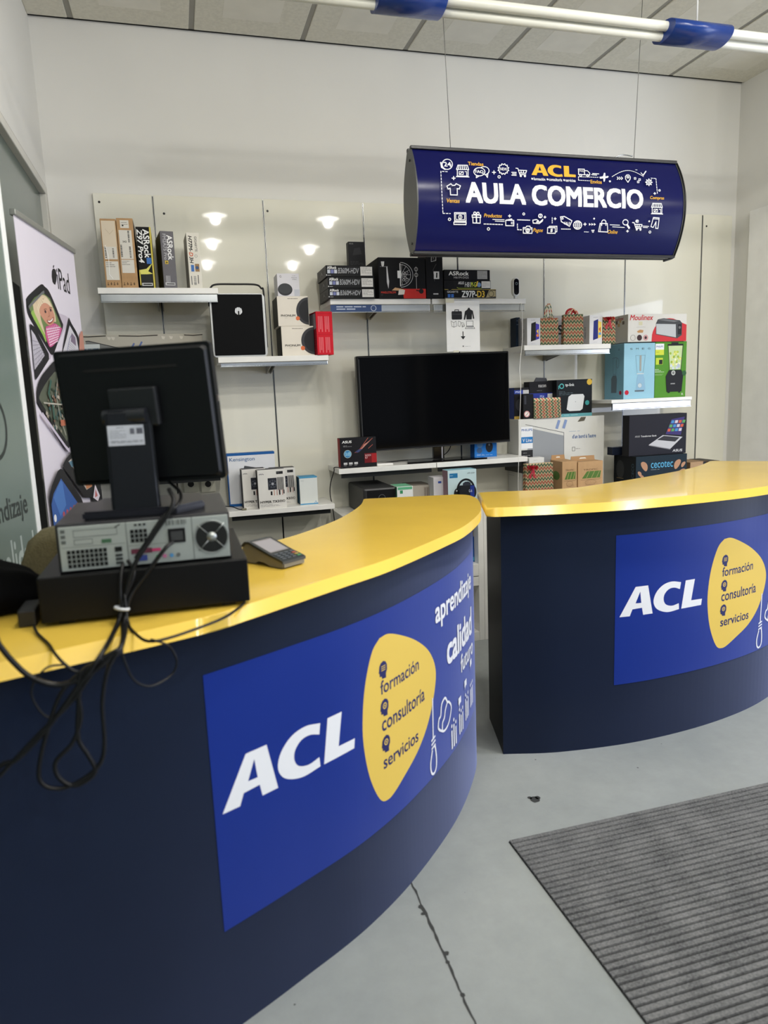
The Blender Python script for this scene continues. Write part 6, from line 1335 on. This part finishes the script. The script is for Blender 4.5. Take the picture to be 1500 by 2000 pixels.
for r in (0.013, 0.018, 0.0225, 0.027, 0.0315, 0.0355): add_ring(bm, (0.885*PW, -0.004, 0.50*PH), (0, 1, 0), r, 0.0009, 32, 6)
add_cyl(bm, (0.885*PW, -0.0035, 0.50*PH), (0, -1, 0), 0.0105, 0.0105, 0.0015, 24)
for a_ in range(4):
    an = PI/4+a_*PI/2
    for s_ in (0,):
        p0 = Vector((0.885*PW+0.010*math.cos(an), -0.0045, 0.5*PH+0.010*math.sin(an))); p1 = Vector((0.885*PW+0.040*math.cos(an), -0.0045, 0.5*PH+0.040*math.sin(an)))
        add_cyl(bm, p0, p1-p0, 0.0009, 0.0009, (p1-p0).length, 6)
finish('fan_grille', bm, mat((170, 174, 172), 0.35, 0.7), pc, smooth=True)

# monitor: pose measured from its own vanishing lines
dn = ray(1136, 6400).normalized(); rr = Vector((0, 0, 0)); rgt = -(R0*(-16400/FPX)+R1*(337/FPX)+R2).normalized()
rgt = rgt.normalized(); up = -dn; fwd_ = rgt.cross(up)*-1.0      # local x right, z up, y into the scene
yy = up.cross(rgt).normalized(); rgt = yy.cross(up).normalized()
M3 = Matrix((rgt, yy, up)).transposed()
mt = empty('monitor', (-0.085, 1.70, PZ+PH+0.0005), 'black flat monitor seen from behind, on a pillar stand', 'monitor')
cen = onY(274, 812, 1.63)
MW = 0.342; MH = 0.292
hw, hh = MW/2, MH/2
def mput(o):
    m = M3.to_4x4(); m.translation = cen-Vector(mt.location); o.matrix_local = m; return o
M_mon = mat((10, 12, 15), 0.42, 0, 0.06, 4, spec=0.3)
bm = bmesh.new(); prism(bm, rrect(-hw, hw, -hh, hh, 0.008), 0.0, 0.022, 0, 'Y'); hs = finish('monitor_housing', bm, M_mon, mt); mput(hs)
bm = bmesh.new()
a_, b_ = prism(bm, rrect(-hw+0.006, hw-0.006, -hh+0.006, hh-0.006, 0.01), -0.008, 0.0, 0, 'Y')
for v in a_: v.co.x *= 0.97; v.co.z *= 0.96
mput(finish('rear_cover', bm, M_mon, mt))
mput(box('screen_glass', -hw+0.015, hw-0.015, 0.022, 0.024, -hh+0.018, hh-0.015, M_blackgloss, mt))
mput(box('vent_groove', -0.105, 0.098, -0.0095, -0.0078, 0.098, 0.104, mat((5, 5, 6), 0.8), mt))
mput(box('mount_plate', -0.052, 0.052, -0.030, -0.010, -0.02, 0.062, mat((20, 22, 26), 0.45), mt, 0.004))
mput(box('side_button', hw-0.001, hw+0.003, 0.004, 0.012, 0.02, 0.034, mat((90, 84, 82), 0.4), mt))
bm = bmesh.new()
add_cyl(bm, (-0.062, -0.036, 0.004), (1, 0, 0), 0.016, 0.016, 0.092, 20); hg = finish('hinge', bm, mat((24, 26, 32), 0.4), mt, smooth=False); mput(hg)
# pillar
zt = onY(270, 800, 1.60).z-mt.location.z
ns0 = Xat(210, 1.60, 1.42)-mt.location.x; ns1 = Xat(300, 1.60, 1.42)-mt.location.x; nb0 = Xat(219, 1.60, 1.29)-mt.location.x; nb1 = Xat(314, 1.60, 1.29)-mt.location.x
bm = bmesh.new(); yf_ = 1.585-mt.location.y
V = [bm.verts.new(p) for p in ((nb0, yf_, 0.012), (nb1, yf_, 0.012), (nb1, yf_+0.05, 0.012), (nb0, yf_+0.05, 0.012), (ns0, yf_, zt), (ns1, yf_, zt), (ns1, yf_+0.032, zt), (ns0, yf_+0.032, zt))]
for f in ((0, 1, 5, 4), (1, 2, 6, 5), (2, 3, 7, 6), (3, 0, 4, 7), (4, 5, 6, 7), (3, 2, 1, 0)): bm.faces.new([V[i] for i in f])
bmesh.ops.bevel(bm, geom=bm.edges[:], offset=0.006, segments=3, affect='EDGES'); finish('stand_pillar', bm, mat((15, 18, 23), 0.36, 0, 0.03, spec=0.3), mt)
bm = bmesh.new(); bx_l = Xat(163, 1.59, PZ+PH)-mt.location.x; bx_r = bx_l+0.25
prism(bm, [(bx_l, yf_-0.005), (bx_l+0.19, yf_-0.012), (bx_r, yf_+0.05), (bx_r, yf_+0.2), (bx_l+0.02, yf_+0.22), (bx_l, yf_+0.1)], 0, 0.018); bmesh.ops.bevel(bm, geom=[e for e in bm.edges if abs(e.verts[0].co.z-e.verts[1].co.z) < 1e-5], offset=0.004, segments=2, affect='EDGES')
finish('stand_base', bm, mat((22, 22, 30), 0.3, 0, 0.03, spec=0.35), mt)
lw0 = Xat(214, 1.585, 1.40)-mt.location.x; lw1 = Xat(284.5, 1.585, 1.40)-mt.location.x; lz1 = Zat(831, -0.12, 1.585)-mt.location.z; lz0 = Zat(870.5, -0.12, 1.585)-mt.location.z
g = Art(lw1-lw0, lz1-lz0, lambda u, v, h: Vector((lw0+u, yf_-h-0.0002, lz0+v)))
g.rect(0, 0, 1, 1, (190, 194, 204)); g.text('MODEL', 0.25, 0.84, 0.66, 0.93, (70, 74, 84), 0) if False else g.scribble(0.25, 0.84, 0.7, 0.94, (90, 94, 104), 1, 0.001, 2)
g.scribble(0.06, 0.35, 0.5, 0.78, (120, 124, 134), 5, 0.0009, 5); g.rect(0.62, 0.56, 0.74, 0.84, (100, 102, 112)); g.rect(0.80, 0.56, 0.97, 0.84, (90, 92, 102)); g.scribble(0.08, 0.12, 0.95, 0.26, (110, 112, 122), 2, 0.001, 6); g.done('rating_label', mt, 'white rating label on the pillar')
# small power brick, bag
o = box('power_brick', Xat(36, 1.553, CT), Xat(74, 1.553, CT)-0.002, 1.553, 1.64, CT, CT+0.036, mat((20, 20, 22), 0.45), bevel=0.004); tag(o, 'small black power brick at the left end of the cash drawer', 'power adapter')
bm = bmesh.new(); bmesh.ops.create_icosphere(bm, subdivisions=4, radius=1.0)
for v in bm.verts:
    x, y, z = v.co; n = 0.06*math.sin(5*x+2*y)+0.05*math.cos(7*y+3*z)+0.03*math.sin(11*x-4*z)
    k = 1+n; z = max(z, -0.55)
    taper = 1-0.6*max(0, x)
    v.co = Vector((x*k*(0.125 if x < 0 else 0.15), y*k*0.13*taper, (z*k*taper+0.55)*0.066 + (0.02 if x > .4 else 0)*0))
o = finish('black_bag', bm, mat((5, 5, 6), 0.9, 0, 0.1, 20, 0.2, spec=0.08), None, (-0.435, 1.74, CT+0.001), smooth=True); tag(o, 'slumped black cloth bag at the left edge of the counter', 'bag')

# ------------------------------------------------------------------ payment terminal
A = onZ(553, 1113, CT); B = onZ(600, 1101, CT); C_ = onZ(516, 1092, CT)
wdir = (B-A); TWD = wdir.length; ax = wdir.normalized(); ay = Vector((-ax.y, ax.x, 0)); TL_ = 0.165
pt = empty('payment_terminal', A, 'grey card payment terminal with keypad lying on the yellow counter', 'payment terminal', rotz=math.atan2(ax.y, ax.x)+math.radians(4))
side = [(0.0, 0.004), (0.012, 0.0), (0.055, 0.0), (0.075, 0.012), (0.100, 0.014), (0.118, 0.0), (0.158, 0.0), (0.168, 0.016), (0.165, 0.044), (0.150, 0.056), (0.135, 0.057), (0.05, 0.032), (0.006, 0.022), (0.0, 0.016)]
bm = bmesh.new(); prism(bm, side, 0.002, TWD-0.002, 0, 'X'); bmesh.ops.bevel(bm, geom=[e for e in bm.edges if abs(e.verts[0].co.x-e.verts[1].co.x) < 1e-6], offset=0.003, segments=2, affect='EDGES')
finish('terminal_body', bm, mat((120, 116, 104), 0.4, 0, 0.04), pt)
top = [(-0.001, 0.014), (-0.001, 0.021), (0.006, 0.0245), (0.05, 0.035), (0.135, 0.0605), (0.152, 0.059), (0.169, 0.046), (0.166, 0.042), (0.148, 0.053), (0.135, 0.054), (0.05, 0.029), (0.006, 0.018)]
bm = bmesh.new(); prism(bm, top, 0.0, TWD, 0, 'X'); finish('top_cover', bm, mat((44, 48, 50), 0.35, 0, 0.03), pt)
sl = Vector((0, 0.085, 0.0255)).normalized(); sn = Vector((0, -0.0255, 0.085)).normalized()
g = Art(TWD, 0.09, lambda u, v, h: Vector((u, 0.05, 0.035))+sl*v+sn*h); g.rect(0.10, 0.06, 0.90, 0.92, (128, 124, 124)); g.rect(0.14, 0.12, 0.86, 0.86, (146, 143, 146)); g.done('display', pt, 'grey lit display')
sl2 = Vector((0, 0.044, 0.0105)).normalized(); sn2 = Vector((0, -0.0105, 0.044)).normalized()
bm = bmesh.new(); km = []
for j in range(4):
    for i in range(4):
        c = Vector((TWD*(0.17+0.22*i), 0.010+0.0105*j, 0.0252+0.00248*j)); mi = 1 if (i == 3 and j == 2) else (2 if (i == 3 and j == 0) else (3 if (i == 3 and j == 1) else 0))
        n0 = len(bm.verts); fs = add_box(bm, c.x-0.0065, c.x+0.0065, c.y-0.0033, c.y+0.0033, c.z, c.z+0.0022, mi, 0.0006, 1)
finish('keypad', bm, [mat((78, 84, 90), 0.4), mat((170, 80, 60), 0.4), mat((70, 140, 90), 0.4), mat((176, 150, 70), 0.4)], pt)

# ------------------------------------------------------------------ cables hanging over the counter front
HY = 1.325
def HP(px, py, Y=HY): return onY(px, py, Y)
def cable(name, label, pts, r=0.0042, grp='black cables hanging from the computer'):
    o = tube(name, pts, r, M_cable); tag(o, label, 'cable', grp); return o
UPY = 1.522
cable('power_cable', 'thick black cable from monitor down over the counter to lower left', [HP(330, 955, 1.56), HP(338, 985, 1.53), HP(300, 1045, UPY), HP(262, 1105, 1.515), HP(240, 1180, 1.51), onZ(228, 1222, CT+0.006), HP(200, 1275, 1.33), HP(150, 1345), HP(90, 1425), HP(35, 1482), HP(-20, 1530), Vector((-0.47, 1.27, 0.6)), Vector((-0.50, 1.24, 0.2)), Vector((-0.49, 1.2, 0.006))], 0.0046)
cable('data_cable', 'black cable from rear ports over the counter, ending lower left', [HP(250, 1095, 1.545), HP(262, 1120, UPY), HP(245, 1170, 1.512), onZ(240, 1212, CT+0.006), HP(236, 1262, 1.345), HP(185, 1310), HP(140, 1370), HP(70, 1440), HP(0, 1515), HP(-40, 1560), Vector((-0.49, 1.28, 0.55)), Vector((-0.52, 1.22, 0.2)), Vector((-0.51, 1.16, 0.006))], 0.004)
cable('socket_cable', 'black mains cable looping from the power socket down the counter front', [HP(338, 1058, 1.54), HP(322, 1072, UPY), HP(290, 1115, 1.518), HP(255, 1165, 1.512), onZ(243, 1215, CT+0.008), HP(232, 1270, 1.345), HP(165, 1308), HP(152, 1345), HP(158, 1400), HP(142, 1450), HP(108, 1490), HP(118, 1522), HP(150, 1534), HP(186, 1508), HP(172, 1475), HP(154, 1445), HP(152, 1400), HP(162, 1320), HP(200, 1285)], 0.0042)
cable('long_loop_cable', 'black cable forming the lowest wide loop on the counter front', [HP(240, 1100, 1.54), HP(236, 1130, UPY), HP(236, 1175, 1.51), onZ(246, 1208, CT+0.006), HP(240, 1255, 1.345), HP(212, 1305), HP(200, 1370), HP(204, 1450), HP(196, 1490), HP(165, 1520), HP(120, 1540), HP(84, 1532), HP(76, 1500), HP(92, 1430), HP(122, 1350), HP(180, 1298), HP(232, 1268)], 0.004)
cable('side_cable', 'black cable sagging in from the left edge under the bag', [Vector((-0.5, 1.62, 1.064)), Vector((-0.47, 1.42, 1.064)), HP(-30, 1225, 1.33), HP(0, 1262), HP(25, 1292), HP(60, 1322), HP(110, 1338), HP(160, 1325), HP(205, 1295), HP(236, 1272, 1.335)], 0.005)
cable('brick_cable', 'thin black cable from the power brick over the counter edge', [onZ(66, 1222, CT+0.01), onZ(74, 1238, CT+0.004), onZ(95, 1258, CT+0.004), onZ(106, 1275, CT+0.004), HP(125, 1296, 1.33), HP(150, 1312), HP(180, 1306)], 0.003)
cable('counter_cable', 'thin black cable lying along the yellow counter edge to the right', [HP(243, 1160, 1.512), onZ(250, 1215, CT+0.006), onZ(262, 1235, CT+0.003), onZ(288, 1252, CT+0.003), onZ(330, 1246, CT+0.003), onZ(400, 1222, CT+0.003), onZ(440, 1205, CT+0.003), onZ(468, 1186, CT+0.003), onZ(478, 1176, CT+0.003)], 0.003)
cable('thin_loop_cable', 'thin black wire making a small loop right of the cable bundle', [onZ(244, 1225, CT+0.006), HP(238, 1262, 1.36), HP(243, 1290, 1.35), HP(262, 1328, 1.36), HP(295, 1340, 1.38), HP(335, 1318, 1.41), HP(345, 1290, 1.41), HP(330, 1262, 1.40), onZ(305, 1252, CT+0.006), onZ(295, 1249, CT+0.004)], 0.0022)
cable('thin_wire', 'thin dark wire drooping left of the cable bundle', [onZ(150, 1285, CT+0.004) if False else HP(130, 1298, 1.35), HP(90, 1305), HP(62, 1345), HP(72, 1380), HP(98, 1402), HP(130, 1385)], 0.002)
cable('monitor_cable', 'black cable curling off the monitor stand towards the rear ports', [HP(330, 940, 1.64), HP(352, 962, 1.60), HP(348, 985, 1.555), HP(318, 1010, 1.535), HP(285, 1060, UPY), HP(265, 1090, 1.53)], 0.0038)
tie = bmesh.new(); p_ = HP(238, 1188, 1.505); add_ring(tie, p_, (0.25, 0.1, 1), 0.013, 0.0035, 18, 6); o = finish('cable_tie', tie, mat((190, 194, 200), 0.35), smooth=True); tag(o, 'pale cable tie gathering the black cables in front of the drawer', 'cable tie')
